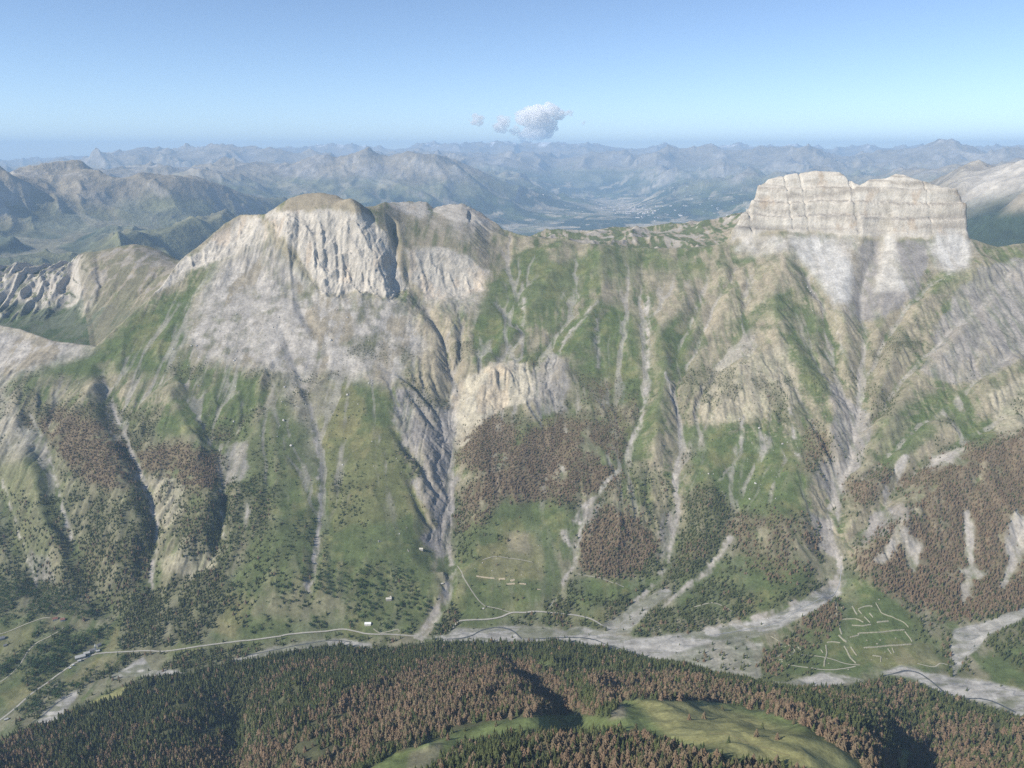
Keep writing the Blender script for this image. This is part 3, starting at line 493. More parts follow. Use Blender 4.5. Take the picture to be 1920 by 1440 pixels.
P_SCAR = [[(1690, 1010), (1712, 1005), (1735, 1020), (1725, 1075), (1708, 1060)], [(1805, 960), (1825, 975), (1830, 1040), (1812, 1130), (1800, 1120), (1812, 1050)], [(1895, 975), (1925, 960), (1940, 1010), (1905, 1060), (1880, 1112), (1872, 1100), (1895, 1040)], [(1750, 860), (1800, 838), (1830, 842), (1790, 868), (1740, 884)], [(1785, 1060), (1850, 1075), (1840, 1090), (1790, 1078)], [(1640, 1050), (1690, 990), (1715, 985), (1680, 1040), (1655, 1068)], [(1420, 800), (1440, 820), (1432, 860), (1415, 840)], [(1045, 870), (1062, 880), (1050, 905)], [(460, 940), (480, 960), (465, 1000)]]
P_GRAV = [(1, [(795, 1196), (840, 1190), (850, 1178), (905, 1180), (940, 1172), (1000, 1176), (1060, 1184), (1090, 1174), (1110, 1180), (1150, 1190), (1200, 1196), (1250, 1192), (1300, 1186), (1440, 1160), (1500, 1130), (1560, 1100), (1582, 1112), (1520, 1150), (1450, 1182), (1400, 1198), (1330, 1222), (1280, 1246), (1240, 1244), (1190, 1226), (1130, 1212), (1060, 1202), (1000, 1205), (900, 1204), (840, 1202)]),
 (.45, [(1240, 1235), (1340, 1200), (1430, 1205), (1425, 1285), (1300, 1250)]), (1, [(1652, 1262), (1690, 1249), (1730, 1260), (1790, 1270), (1860, 1280), (1980, 1310), (2400, 1400), (2400, 1480), (1920, 1345), (1840, 1318), (1770, 1302), (1710, 1272)]), (1, [(1430, 1282), (1500, 1274), (1540, 1261), (1580, 1267), (1620, 1276), (1540, 1290), (1440, 1290)]),
 (1, [(430, 1238), (500, 1216), (560, 1205), (640, 1196), (692, 1206), (704, 1216), (640, 1207), (560, 1216), (450, 1240)]), (1, [(200, 1272), (240, 1252), (268, 1232), (285, 1258), (330, 1254), (350, 1262), (300, 1268), (240, 1268)]), (1, [(60, 1362), (100, 1318), (150, 1292), (140, 1315), (95, 1362)]), (.8, [(1130, 1172), (1250, 1100), (1262, 1110), (1210, 1150), (1180, 1185), (1140, 1190)]),
 (.9, [(1790, 1180), (1850, 1165), (1930, 1135), (2300, 1080), (2300, 1120), (1930, 1155), (1850, 1195), (1820, 1225), (1790, 1270), (1780, 1230)])]
G_LINES = [([(856, 720), (850, 800), (842, 860), (846, 960), (838, 1030)], 16, 12), ([(838, 1030), (850, 1070), (838, 1120), (815, 1160), (785, 1196)], 14, 26), ([(1612, 700), (1610, 790), (1590, 880), (1556, 960), (1560, 1015), (1577, 1050), (1572, 1100)], 8, 18), ([(1577, 1090), (1510, 1130), (1440, 1160), (1330, 1190)], 24, 34),
 ([(1216, 560), (1214, 640), (1217, 720), (1200, 800), (1160, 880), (1095, 960), (1078, 1060), (1050, 1105), (1032, 1140)], 14, 7), ([(1250, 700), (1278, 800), (1268, 900), (1272, 960), (1252, 1060), (1215, 1110), (1150, 1170)], 8, 12), ([(1125, 560), (1060, 640), (1040, 680)], 6, 6), ([(1120, 600), (1122, 690)], 8, 8), ([(985, 560), (980, 630), (950, 660)], 7, 5), ([(1370, 1010), (1330, 1070), (1290, 1100), (1240, 1140)], 18, 8),
 ([(212, 760), (240, 830), (275, 910), (297, 985), (288, 1050), (285, 1100)], 9, 12), ([(60, 780), (95, 860), (112, 930), (135, 1010)], 6, 10), ([(588, 780), (600, 870), (604, 960), (590, 1060), (580, 1110)], 9, 8), ([(600, 1000), (585, 1080), (578, 1100)], 12, 20), ([(1700, 860), (1660, 930), (1650, 960)], 22, 16), ([(1620, 560), (1625, 640), (1612, 700)], 5, 5), ([(1560, 560), (1575, 640), (1600, 700)], 5, 5),
 ([(1395, 780), (1390, 850), (1350, 900)], 7, 4), ([(1815, 960), (1820, 1040), (1805, 1130)], 12, 8), ([(1905, 960), (1900, 1040), (1880, 1100)], 14, 8), ([(1705, 1010), (1720, 1060)], 22, 10), ([(858, 600), (835, 640), (856, 700)], 5, 4), ([(1100, 950), (1060, 1000), (1075, 1040)], 20, 8), ([(1480, 760), (1500, 860)], 14, 4), ([(5, 900), (40, 1010), (70, 1100)], 5, 5), ([(418, 960), (420, 1010)], 8, 8)]
P_BROWN = [(1, [(40, 790), (120, 775), (190, 790), (235, 830), (262, 905), (200, 930), (150, 900), (110, 850)]), (1, [(250, 840), (330, 825), (425, 868), (390, 925), (340, 905), (290, 900), (255, 880)]), (1, [(860, 800), (930, 768), (975, 785), (955, 840), (900, 890), (860, 870)]),
 (1, [(880, 900), (930, 860), (1000, 800), (1080, 778), (1160, 800), (1185, 860), (1150, 925), (1100, 945), (1020, 930), (940, 940), (900, 990), (858, 1000)]), (1, [(1080, 1010), (1150, 945), (1210, 975), (1245, 1010), (1210, 1060), (1140, 1085), (1085, 1065)]), (.9, [(1585, 910), (1640, 872), (1700, 882), (1640, 940), (1600, 955)]),
 (1, [(1670, 905), (1780, 850), (1920, 810), (2300, 780), (2300, 1130), (1900, 1140), (1800, 1160), (1700, 1130), (1620, 1070), (1590, 1020), (1640, 1010), (1720, 960)]), (.6, [(1370, 970), (1450, 950), (1530, 975), (1545, 1050), (1500, 1090), (1400, 1060), (1360, 1010)]), (.8, [(1430, 1235), (1490, 1170), (1560, 1122), (1572, 1150), (1540, 1200), (1480, 1230), (1430, 1280)]), (.6, [(1510, 790), (1550, 800), (1555, 880), (1510, 900)]), (.6, [(1100, 700), (1210, 760), (1190, 860), (1100, 800)]), (.5, [(1280, 800), (1300, 800), (1290, 880), (1270, 880)])]
P_WOOD = [  # density of trees
 (1, [(40, 785), (90, 760), (200, 770), (240, 830), (268, 905), (200, 935), (150, 900), (110, 850)]), (.9, [(210, 780), (290, 760), (295, 800), (250, 850), (330, 822), (428, 868), (392, 928), (340, 905), (290, 900), (248, 870)]), (.8, [(130, 745), (215, 755), (225, 800), (140, 795)]),
 (.95, [(858, 800), (930, 765), (978, 785), (960, 840), (900, 895), (858, 875)]), (1, [(860, 920), (930, 860), (1000, 800), (1080, 775), (1160, 800), (1190, 860), (1150, 930), (1100, 955), (1020, 935), (940, 945), (900, 990), (855, 1010)]), (.5, [(1080, 690), (1200, 720), (1200, 800), (1090, 790)]),
 (.95, [(1080, 1005), (1150, 940), (1215, 970), (1248, 1010), (1210, 1065), (1140, 1088), (1083, 1068)]), (.35, [(1150, 870), (1260, 860), (1280, 1000), (1180, 990)]), (.95, [(1585, 910), (1640, 870), (1705, 880), (1640, 945), (1600, 958)]), (.85, [(1670, 905), (1780, 850), (1920, 808), (2300, 780), (2300, 1130), (1900, 1140), (1800, 1165), (1700, 1135), (1620, 1075), (1586, 1020), (1640, 1010), (1720, 960)]),
 (1, [(1285, 930), (1335, 900), (1365, 960), (1345, 1050), (1290, 1090), (1255, 1080), (1275, 1000)]), (.55, [(1365, 965), (1450, 945), (1535, 970), (1550, 1060), (1500, 1095), (1400, 1070), (1350, 1080)]), (.85, [(1428, 1235), (1490, 1168), (1560, 1120), (1574, 1150), (1540, 1205), (1480, 1235), (1428, 1284)]), (.5, [(1510, 790), (1552, 800), (1557, 880), (1510, 900)]),
 (.75, [(1180, 1195), (1260, 1110), (1340, 1085), (1440, 1125), (1540, 1085), (1562, 1098), (1440, 1155), (1300, 1190), (1240, 1195)]), (.8, [(1095, 1125), (1180, 1112), (1235, 1085), (1205, 1140), (1150, 1165)]), (.85, [(1010, 1135), (1080, 1085), (1100, 1105), (1062, 1152), (1020, 1150)]), (.7, [(950, 1166), (1010, 1154), (1090, 1160), (1180, 1180), (1100, 1192), (1040, 1178), (960, 1180)]),
 (1, [(120, 930), (270, 925), (302, 1000), (292, 1080), (235, 1130), (180, 1090), (150, 1020)]), (.9, [(75, 940), (110, 930), (150, 1080), (230, 1130), (180, 1150), (120, 1080)]), (.85, [(335, 950), (425, 935), (430, 1000), (412, 1040), (350, 1050), (320, 1000)]), (.8, [(430, 900), (520, 870), (515, 960), (480, 1080), (440, 1150), (400, 1140), (420, 1030)]),
 (1, [(215, 1130), (330, 1092), (420, 1060), (410, 1140), (370, 1200), (230, 1235), (222, 1180)]), (.35, [(470, 990), (600, 960), (640, 1100), (600, 1190), (440, 1190)]), (.3, [(620, 870), (690, 870), (690, 1000), (620, 1000)]), (.35, [(640, 1050), (770, 1060), (800, 1130), (780, 1190), (640, 1180)]), (.9, [(795, 1190), (850, 1130), (862, 1160), (840, 1190), (800, 1205)]), (.5, [(850, 1010), (880, 1000), (880, 1060), (850, 1050)]),
 (.9, [(270, 1290), (340, 1225), (560, 1198), (700, 1190), (780, 1196), (700, 1208), (640, 1198), (560, 1204), (440, 1228), (330, 1262), (290, 1300)]), (.9, [(640, 660), (680, 630), (712, 650), (716, 672), (680, 676)]), (.9, [(755, 700), (790, 718), (830, 752), (845, 768), (790, 762), (760, 730)]), (.7, [(375, 805), (400, 790), (470, 800), (465, 822), (400, 832)]),
 (1, [(-400, 1060), (0, 1080), (100, 1100), (135, 1145), (60, 1165), (0, 1180), (-400, 1230)]), (.9, [(60, 1215), (130, 1180), (210, 1180), (150, 1232), (100, 1270), (60, 1310), (45, 1280)]), (1, [(-100, 1290), (20, 1225), (60, 1215), (32, 1250), (-60, 1330)]), (.9, [(60, 1200), (95, 1150), (130, 1185), (80, 1215)]), (.9, [(60, 1310), (110, 1280), (130, 1300), (60, 1345), (20, 1380)]), (.95, [(170, 1262), (250, 1228), (245, 1250), (150, 1300), (110, 1330), (90, 1320)]), (.4, [(0, 900), (80, 960), (100, 1080), (0, 1090)]), (.5, [(130, 1060), (210, 1110), (240, 1160), (130, 1150)]),
 (.35, [(560, 1000), (600, 1000), (600, 1090), (560, 1090)]), (.7, [(1870, 1110), (2300, 1060), (2300, 1300), (1960, 1290), (1840, 1200), (1850, 1170)]), (.8, [(1760, 1200), (1800, 1190), (1820, 1270), (1780, 1270)]), (.3, [(1700, 1130), (1780, 1160), (1770, 1240), (1720, 1230)]), (.6, [(870, 1175), (900, 1176), (910, 1192), (875, 1192)]), (.5, [(1480, 1180), (1540, 1180), (1520, 1280), (1430, 1270)]), (.25, [(1240, 1215), (1420, 1195), (1420, 1280), (1300, 1250)]), (.3, [(930, 700), (1000, 680), (1040, 700), (1000, 720)]), (.45, [(1290, 700), (1320, 690), (1290, 800), (1265, 790)]), (.35, [(1640, 660), (1720, 590), (1750, 600), (1680, 680), (1640, 740)]), (.4, [(1480, 620), (1560, 740), (1530, 750)])]
P_NBROWN = [(.85, [(440, 1500), (450, 1420), (560, 1335), (680, 1285), (850, 1245), (1010, 1245), (1130, 1345), (900, 1365), (700, 1420), (560, 1500)]), (.8, [(1090, 1262), (1250, 1262), (1450, 1300), (1700, 1420), (1660, 1500), (1560, 1440), (1450, 1360), (1200, 1310), (1130, 1330)]), (.6, [(850, 1500), (1000, 1385), (1200, 1385), (1400, 1430), (1560, 1500)]), (.3, [(-400, 1380), (440, 1360), (440, 1500), (-400, 1600)]), (.5, [(1700, 1340), (2300, 1400), (2300, 1600), (1700, 1600)]), (.3, [(450, 1300), (560, 1250), (700, 1230), (560, 1330), (450, 1410)]), (.3, [(1450, 1270), (1700, 1280), (1760, 1340), (1700, 1400)])]
P_CLEAR = [(1, [(1140, 1345), (1165, 1314), (1280, 1313), (1347, 1315), (1413, 1329), (1493, 1353), (1547, 1383), (1613, 1428), (1650, 1510), (1560, 1490), (1513, 1445), (1380, 1423), (1280, 1405), (1200, 1380), (1150, 1365)]), (1, [(925, 1350), (1060, 1338), (1150, 1347), (1180, 1368), (1060, 1372), (960, 1380), (860, 1398), (790, 1450), (600, 1500), (715, 1425), (850, 1372)]), (1, [(165, 1312), (200, 1283), (245, 1288), (232, 1310), (170, 1322)]),
 (.8, [(1010, 1238), (1080, 1240), (1070, 1252), (1010, 1248)]), (.9, [(1690, 1400), (1712, 1410), (1700, 1450), (1680, 1440)]), (.85, [(-400, 1340), (60, 1330), (100, 1300), (60, 1370), (-50, 1420), (-400, 1440)])]
warpx = fbm(GX, GY, 75, 5, 101, .62)*17; warpy = fbm(GX, GY, 75, 5, 105, .62)*13
midL = sstep(-30, 10, R2-lrj(4))*(1-sstep(20, 60, R2-lrj(14))); midL = midL.astype(np.float32)
nearL = 1-sstep(-30, 10, R2-lrj(4))
WU, WV = VU+warpx, VV+warpy
wx2 = fbm(GX, GY, 150, 4, 103, .6)*26; wy2 = fbm(GX, GY, 150, 4, 107, .6)*18
def mk(P, sg=1.5, U=None, V=None): return samp(layer(P, sg), WU if U is None else U, WV if V is None else V)*midL
arcf = R2*AZ[:, None]
streak = np.zeros_like(Hh); sr = np.where(RR < 6000)[0]
streak[:, sr] = fbm(arcf[:, sr], R2[:, sr]*0.16, 26, 4, 111, 0.6)
pat = fbm(GX, GY, 90, 4, 113, 0.6); pat2 = fbm(GX, GY, 30, 3, 117, 0.6)
CUR = inM*MG.at(blur(HE, 3)-HE, GX, GY)          # > 0 in hollows, < 0 on spurs
def col(*c): return np.array(c, np.float32)
A = np.zeros(Hh.shape+(3,), np.float32)
def mix(c, wgt):
    global A
    wgt = np.clip(wgt, 0, 1)[..., None].astype(np.float32); A = A*(1-wgt)+np.asarray(c, np.float32)*wgt
GRASS = col(.088, .115, .043); DRY = col(.185, .175, .080); TAN = col(.325, .28, .20); SCREE = col(.37, .342, .30); ROCK = col(.47, .43, .365); MARL = col(.27, .25, .23); CREAM = col(.42, .38, .285); GRAV = col(.33, .32, .295); FLOOR = col(.085, .088, .045)
# --- far country
low = 1-sstep(-200, 200, Hh-2130+60*(R2 < 12500)*(DG < deg_(700))[:, None]-fbm(GX, GY, 1300, 5, 121, .6)*330)
A[:] = TAN*0.80
mix(SCREE*.8, sstep(.0, .45, fbm(GX, GY, 900, 5, 123, .6)))
mix(GRASS*1.1, (1-sstep(2250, 2650, Hh+fbm(GX, GY, 700, 3, 125)*300))*0.6)
mix(col(.035, .058, .035), low*1.0*sstep(-.35, .1, fbm(GX, GY, 600, 4, 127)+0.1))
mix(GRASS*.9, low*sstep(.2, .45, fbm(GX, GY, 800, 3, 129)))
mix(TAN*1.15, low*sstep(.36, .44, fbm(GX, GY, 420, 4, 131))*0.8*(.15+.85*(R2 > 14000)))
mix(TAN*1.3, sstep(1.6, 2.6, FLW)*(R2 > 5800)*0.35)
mix(ROCK*.7, sstep(.85, 1.25, SLOPE)*(R2 > 11000)*.8)
lime = np.exp(-((DG[:, None]-deg_(1880, 350))/3.2)**2)*np.exp(-((R2-10200)/1500)**2); mix(ROCK*.85, lime*sstep(2450, 2650, Hh+fbm(GX, GY, 500, 4, 155)*160)*1.2); mix(col(.04, .06, .035), sstep(deg_(1780, 400), deg_(1810, 400), DG)[:, None]*sstep(6400, 6800, R2)*(1-sstep(9300, 10200, R2))*(1-sstep(2560, 2700, Hh+fbm(GX, GY, 400, 4, 156)*140)))
town = np.exp(-((DG[:, None]-deg_(1180, 395))/3.0)**2)*sstep(20500, 22500, R2)*(1-sstep(28000, 31000, R2))
mix(TAN*1.5, town*sstep(.12, .2, fbm(GX, GY, 300, 3, 133))*(1-sstep(1700, 2100, Hh)))
vf = (R2 > 9000)*(1-sstep(1480, 1700, Hh)); mix(TAN*1.2, vf*sstep(.22, .3, fbm(GX, GY, 380, 3, 135)))
snow = sstep(33000, 35000, R2)*sstep(3300, 3450, Hh)*sstep(.3, .4, fbm(GX, GY, 700, 3, 137)); mix(col(.8, .8, .82), snow)
# --- rear ridges just behind the crest
rear = sstep(20, 60, R2-lrj(14))*(1-sstep(5800, 6300, R2))
mix(TAN*.95, rear); mix(GRASS, rear*sstep(-.25, .15, streak+pat*.7)*0.9); mix(SCREE, rear*sstep(.12, .3, -pat-streak*0.4)*0.7)
mix(ROCK*.92, np.clip(pinw*1.4, 0, 1)*rear*sstep(.35, .6, SLOPE)); mix(col(.07, .10, .05), rear*(1-sstep(2310, 2380, Hh+pat*80))*(DG < deg_(330))[:, None]*.8); mix(TAN*.8, rear*(DG > deg_(140))[:, None]*(DG < deg_(345))[:, None]*sstep(-.3, .4, streak+.2)*.6)
mix(ROCK, rear*sstep(.9, 1.3, SLOPE)*(DG > deg_(980))[:, None])
pat3 = fbm(GX, GY, 48, 4, 119, .65)
# --- the near valley side
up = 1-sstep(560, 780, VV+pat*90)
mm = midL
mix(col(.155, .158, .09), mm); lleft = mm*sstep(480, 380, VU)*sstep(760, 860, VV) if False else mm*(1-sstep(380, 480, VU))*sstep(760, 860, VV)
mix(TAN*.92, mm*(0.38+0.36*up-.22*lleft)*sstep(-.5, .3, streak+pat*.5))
mix(GRASS, mm*sstep(-.1, .35, pat*.8-streak*.6+(CUR*.02))*0.85)
mix(GRASS*1.05, mk(P_GRASS, 3)*np.clip(1.25+pat3*.6+streak*.35, 0.35, 1))
mix(DRY, mk(P_DRY)*0.8+mk(P_GRASS)*sstep(.0, .5, pat+0.3*pat2)*0.55)
mix(TAN, mk(P_TAN)*np.clip(.8+streak*1.1, 0, 1))
mix(MARL*np.where((VV < 610)&(VU > 1560)&(VU < 1760), .86, 1.0)[..., None], mk(P_MARL)*np.clip(.95+streak*.8, 0, 1))
psc = mk(P_SCREE, 6)
mix(SCREE*np.clip(1+streak*.15+pat3*.35, .7, 1.3)[..., None], psc*np.clip(1.1+pat*1.2+streak*.2+pat3*.8, 0.0, 1))
mix(TAN*.78, psc*sstep(.08, .3, fbm(GX, GY*.6, 120, 5, 141, .6)-streak*.2)*0.85)
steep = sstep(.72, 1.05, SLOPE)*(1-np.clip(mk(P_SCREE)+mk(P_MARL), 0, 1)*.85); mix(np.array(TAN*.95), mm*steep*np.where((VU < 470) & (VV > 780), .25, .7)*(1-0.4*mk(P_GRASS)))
mix(TAN*1.05, mm*sstep(1.2, 5, -CUR)*0.4*(1-.75*lleft)*(1-up*.5)*(1-0.6*mk(P_GRASS)))
mix(SCREE*.95, mm*sstep(1.9, 3.1, FLW)*sstep(-.3, .2, streak+.1)*0.6*(1-.8*sstep(900, 1000, VV)))
mix(ROCK, mk(P_ROCK)*np.clip(1.1+pat2*.5, 0, 1)); mix(CREAM, mk(P_CREAM)*0.85)
cone = samp(layer([(1, [(1478, 446), (1560, 446), (1600, 500), (1592, 565), (1565, 570), (1520, 510)]), (1, [(1745, 462), (1757, 428), (1790, 430), (1818, 455), (1816, 500), (1780, 513), (1754, 492)]), (1, [(1660, 440), (1674, 440), (1686, 510), (1702, 546), (1635, 546), (1653, 500)]), (.7, [(1375, 470), (1400, 446), (1470, 446), (1480, 466), (1440, 478)])], 2), VU+pat3*4, VV)*midL
mix(col(.44, .425, .395), cone*np.clip(.8+streak*.8, 0, 1))
rk = np.clip(mk(P_ROCK), 0, 1)
mix(col(.50, .37, .24), rk*sstep(.22, .5, fbm(arcf, R2*.5, 60, 3, 143))*0.35*(1-sstep(deg_(1100), deg_(1200), DG))[:, None])
mix(col(.26, .245, .22), rk*sstep(.1, .45, fbm(arcf+.5*Hh, Hh*1.6, 34, 4, 145, .6))*0.4*(1-.7*cs[:, None]))
cR = np.clip(cliffR, 0, 1)*sstep(2655, 2675, Hh)
band = np.zeros_like(Hh); band[:, selr] = fbm(arc*0.05, tz, 9, 3, 147, .6)
mix(col(.30, .265, .22), cR*sstep(.08, .32, band)*0.75); mix(col(.54, .51, .45), cR*sstep(.1, .4, -band)*0.5); mix(col(.40, .30, .20), cR*sstep(.25, .5, fbm(arcf, Hh*.7, 70, 4, 148, .6))*.5)
def ledge(z0, wd): return np.exp(-((Hh+samp(layer([(1, [(0, 0), (1, 0), (1, 1)])], 0), VU, VV)*0+fbm(arcf, R2*0, 300, 3, 149)*12-z0)/wd)**2)
mix(col(.24, .22, .19), cR*ledge(2700, 13)*0.9*(1-sstep(deg_(1700), deg_(1800), DG)*0.6)[:, None]); mix(col(.28, .26, .23), cR*ledge(2772, 5)*0.6)
mix(TAN*.85, rk*0+np.clip(samp(layer([(1, [(535, 375), (545, 340), (690, 340), (695, 402), (655, 393), (610, 388), (560, 396), (530, 392)])], 1), WU, WV)*sstep(-30, 0, R2-lrj(13))*(1-sstep(20, 60, R2-lrj(14))), 0, 1))
ol = samp(layer([(1, [(1650, 410), (1672, 405), (1676, 440), (1690, 545), (1640, 545), (1652, 440)])], 1.5), VU, VV)*midL; mix(col(.44, .40, .32), ol*.35)
# gravel beds
GM = np.zeros((CW, CHH), np.float32)
for p, a, b in G_LINES: strokes(GM, p, a*.75, b*.8)
w2x, w2y = VU+pat2*7+streak*3, VV+pat2*3
gl = samp(blur(GM, .8), w2x, w2y)*midL
gp = samp(layer(P_GRAV, 1.0), VU+warpx*.35, VV+warpy*.3)*sstep(-90, -60, R2-lrj(4))*(1-sstep(20, 60, R2-lrj(14)))
mix(SCREE*.95, gl*np.clip(.6+pat2*1.3+streak*.9, 0, 1)); mix(GRAV*np.clip(1+pat2*.25+fbm(GX*.35, GY, 14, 3, 151)*.25, .7, 1.3)[..., None], gp)
brd = fbm(GX*.45+fbm(GX, GY, 90, 3, 157)*22, GY*1.6, 34, 4, 158, .6)
mix(col(.20, .20, .15), gp*sstep(.12, .35, brd)*.75); mix(col(.42, .40, .36), gp*sstep(.1, .3, -brd)*.6); mix(col(.13, .14, .08), gp*sstep(.2, .35, fbm(GX*.6, GY*1.2, 60, 4, 159))*.7); mix(col(.12, .13, .135), gp*(1-sstep(.0, .035, np.abs(fbm(GX*.4, GY*1.3, 70, 3, 160))))*.6)
sca = samp(layer(P_SCAR, 2), WU+wx2*.3, WV+wy2*.3)*midL
mix(SCREE*.95, sca*np.clip(.8+streak*.8+pat3*.8, 0, 1))
# woods
WOOD = np.maximum(mk(P_WOOD, 4.0, WU+wx2*sstep(1150, 1080, VV)*0+wx2*.6*(VV < 1120), WV+wy2*.6*(VV < 1120)), 0)
scr = mm*sstep(.12, .4, fbm(GX, GY, 120, 4, 153)+.25*pat2)*(VV > 640)*(1-np.clip(mk(P_GRASS)+mk(P_SCREE)+mk(P_MARL), 0, 1)*.85)*0.6*(1-sstep(1140, 1170, VV))
WOOD = np.clip(WOOD*np.clip(1.05+pat3*1.9+pat*.9-streak*.5, 0, 1)+scr, 0, 1)*(1-np.clip(gl*1.3+gp+sca*1.1, 0, 1))*(1-rk*.85)
BROWN = np.clip(mk(P_BROWN, 6, WU+wx2*.6, WV+wy2*.6)*1.1+pat*.5, 0, 1)*mm
mix(FLOOR, WOOD*0.7); mix(col(.175, .125, .085), WOOD*BROWN*.65)
# --- near slope
nc = np.clip(samp(layer(P_CLEAR, 1.0), VU+pat2*5, VV+pat2*3), 0, 1)*nearL
mix(FLOOR, nearL*(1-gp))
mix(col(.125, .155, .058)*np.clip(1+pat*.5+pat3*.4, .6, 1.5)[..., None], nc*(1-gp)); yel = samp(layer([(1, [(1180, 1300), (1300, 1310), (1700, 1440), (1700, 1500), (1400, 1430), (1250, 1380)]), (1, [(150, 1330), (200, 1270), (260, 1270), (240, 1320)])], 4), VU, VV)*nearL
mix(col(.25, .24, .105)*np.clip(1+pat3*.35, .7, 1.3)[..., None], nc*np.clip(yel*1.1, 0, 1)*np.clip(.9+pat*.5+pat3*.4, 0, 1)); mix(TAN*.8, nc*samp(layer([(1, [(1140, 1350), (1150, 1320), (1170, 1322), (1175, 1345)]), (.7, [(770, 1410), (830, 1390), (830, 1440), (760, 1450)])], 2), VU, VV)*.8)
gapn = fbm(GX, GY, 38, 3, 163, .6)+.5*pat
WOODN = nearL*(1-nc)*(1-gp)*(1-sstep(0, 60, R2-lrj(4)))*np.clip(1.5+gapn*2.2, .06, 1)
BROWNN = np.clip((samp(layer(P_NBROWN, 5), VU, VV)-.5)*1.5+.5+pat*.7+fbm(GX, GY, 60, 3, 165)*.7, 0.02, .96)*nearL
WOODT = np.clip(WOOD+WOODN, 0, 1); BROWNT = np.clip(BROWN+BROWNN, 0, 1)
A *= np.clip(1+.12*pat2+.08*pat, .75, 1.25)[..., None]
A = np.clip(A, 0.01, .85)

# ------------------------------------------------------------------ ground meshes, one per kind of land
def ground_mat(name, bump, sc, hue=.26):
    m = bpy.data.materials.new(name); m.use_nodes = True; t = m.node_tree; N = t.nodes; Lk = t.links
    b = N['Principled BSDF']; b.inputs['Roughness'].default_value = .95; b.inputs['Specular IOR Level'].default_value = .12
    at = N.new('ShaderNodeAttribute'); at.attribute_name = 'ground'
    g = N.new('ShaderNodeNewGeometry'); n1 = N.new('ShaderNodeTexNoise'); n1.inputs['Scale'].default_value = 1/sc; n1.inputs['Detail'].default_value = 5; n1.inputs['Roughness'].default_value = .65
    n2 = N.new('ShaderNodeTexNoise'); n2.inputs['Scale'].default_value = 1/(sc*4.3); n2.inputs['Detail'].default_value = 3
    Lk.new(g.outputs['Position'], n1.inputs['Vector']); Lk.new(g.outputs['Position'], n2.inputs['Vector'])
    mr = N.new('ShaderNodeMapRange'); mr.inputs['From Min'].default_value = .3; mr.inputs['From Max'].default_value = .7; mr.inputs['To Min'].default_value = 1-hue; mr.inputs['To Max'].default_value = 1+hue
    Lk.new(n1.outputs['Fac'], mr.inputs['Value'])
    mr2 = N.new('ShaderNodeMapRange'); mr2.inputs['From Min'].default_value = .35; mr2.inputs['From Max'].default_value = .65; mr2.inputs['To Min'].default_value = 1-hue*.6; mr2.inputs['To Max'].default_value = 1+hue*.6
    Lk.new(n2.outputs['Fac'], mr2.inputs['Value'])
    mu = N.new('ShaderNodeMath'); mu.operation = 'MULTIPLY'; Lk.new(mr.outputs[0], mu.inputs[0]); Lk.new(mr2.outputs[0], mu.inputs[1])
    vm = N.new('ShaderNodeVectorMath'); vm.operation = 'SCALE'; Lk.new(at.outputs['Color'], vm.inputs[0]); Lk.new(mu.outputs[0], vm.inputs['Scale'])
    Lk.new(vm.outputs[0], b.inputs['Base Color'])
    bp = N.new('ShaderNodeBump'); bp.inputs['Strength'].default_value = bump; bp.inputs['Distance'].default_value = sc*.35
    Lk.new(n1.outputs['Fac'], bp.inputs['Height']); Lk.new(bp.outputs[0], b.inputs['Normal'])
    return m
MT = {'grass': ground_mat('meadow_ground', .35, 9), 'rock': ground_mat('limestone', .9, 8, .18), 'gravel': ground_mat('river_gravel', .4, 5, .2), 'far': ground_mat('far_ground', .9, 140, .3), 'floor': ground_mat('forest_floor', .5, 7)}
def sub_mesh(name, m_, mat):
    """faces whose mask is set, as one object; neighbours share their border vertices' places"""
    use = np.zeros(Hh.shape, bool); use[:-1, :-1] |= m_; use[1:, :-1] |= m_; use[1:, 1:] |= m_; use[:-1, 1:] |= m_
    idx = np.full(Hh.shape, -1, np.int32); n = int(use.sum()); idx[use] = np.arange(n, dtype=np.int32)
    q = np.stack([idx[:-1, :-1][m_], idx[:-1, 1:][m_], idx[1:, 1:][m_], idx[1:, :-1][m_]], -1).astype(np.int32)
    q = q[:, ::-1].copy() if False else q
    me = bpy.data.meshes.new(name); co = np.stack([GX[use], GY[use], Hh[use]], -1).astype(np.float32)
    me.vertices.add(n); me.vertices.foreach_set('co', co.ravel())
    me.loops.add(q.size); me.loops.foreach_set('vertex_index', q.ravel())
    me.polygons.add(len(q)); me.polygons.foreach_set('loop_start', np.arange(0, q.size, 4, dtype=np.int32))
    at = me.attributes.new('ground', 'FLOAT_COLOR', 'POINT'); at.data.foreach_set('color', np.concatenate([A[use], np.ones((n, 1), np.float32)], 1).ravel())
    me.update(calc_edges=True); me.materials.append(mat)
    o = bpy.data.objects.new(name, me); C.collection.objects.link(o); o['kind'] = 'structure'
    return o
fc = lambda a: a[:-1, :-1]
farm = fc(R2 > lrj(17)); seol = fc((cs[:, None] > .5) & (R2 > lrj(13)-25) & (R2 < lrj(15)+120) & (Hh > 2640)) & ~farm
rivm = fc((gp > .5) & (R2 < lrj(9))) & ~farm
nearm = fc(R2 < lrj(4)) & ~rivm
rear_m = fc(R2 > lrj(15)) & ~farm & ~seol
vfm = fc(R2 < lrj(6)-60) & ~nearm & ~rivm & ~seol
summ = fc((R2 > lrj(12)-8) & (R2 <= lrj(15)) & (DG[:, None] > deg_(240, 580)) & (DG[:, None] < deg_(935))) & ~seol
rest = ~(farm | seol | rivm | nearm | rear_m | vfm | summ)
sub_mesh('mountains', farm, MT['far']); sub_mesh('rock_massif', seol, MT['rock']); sub_mesh('river_bed', rivm, MT['gravel']); sub_mesh('hillside', nearm, MT['floor'])
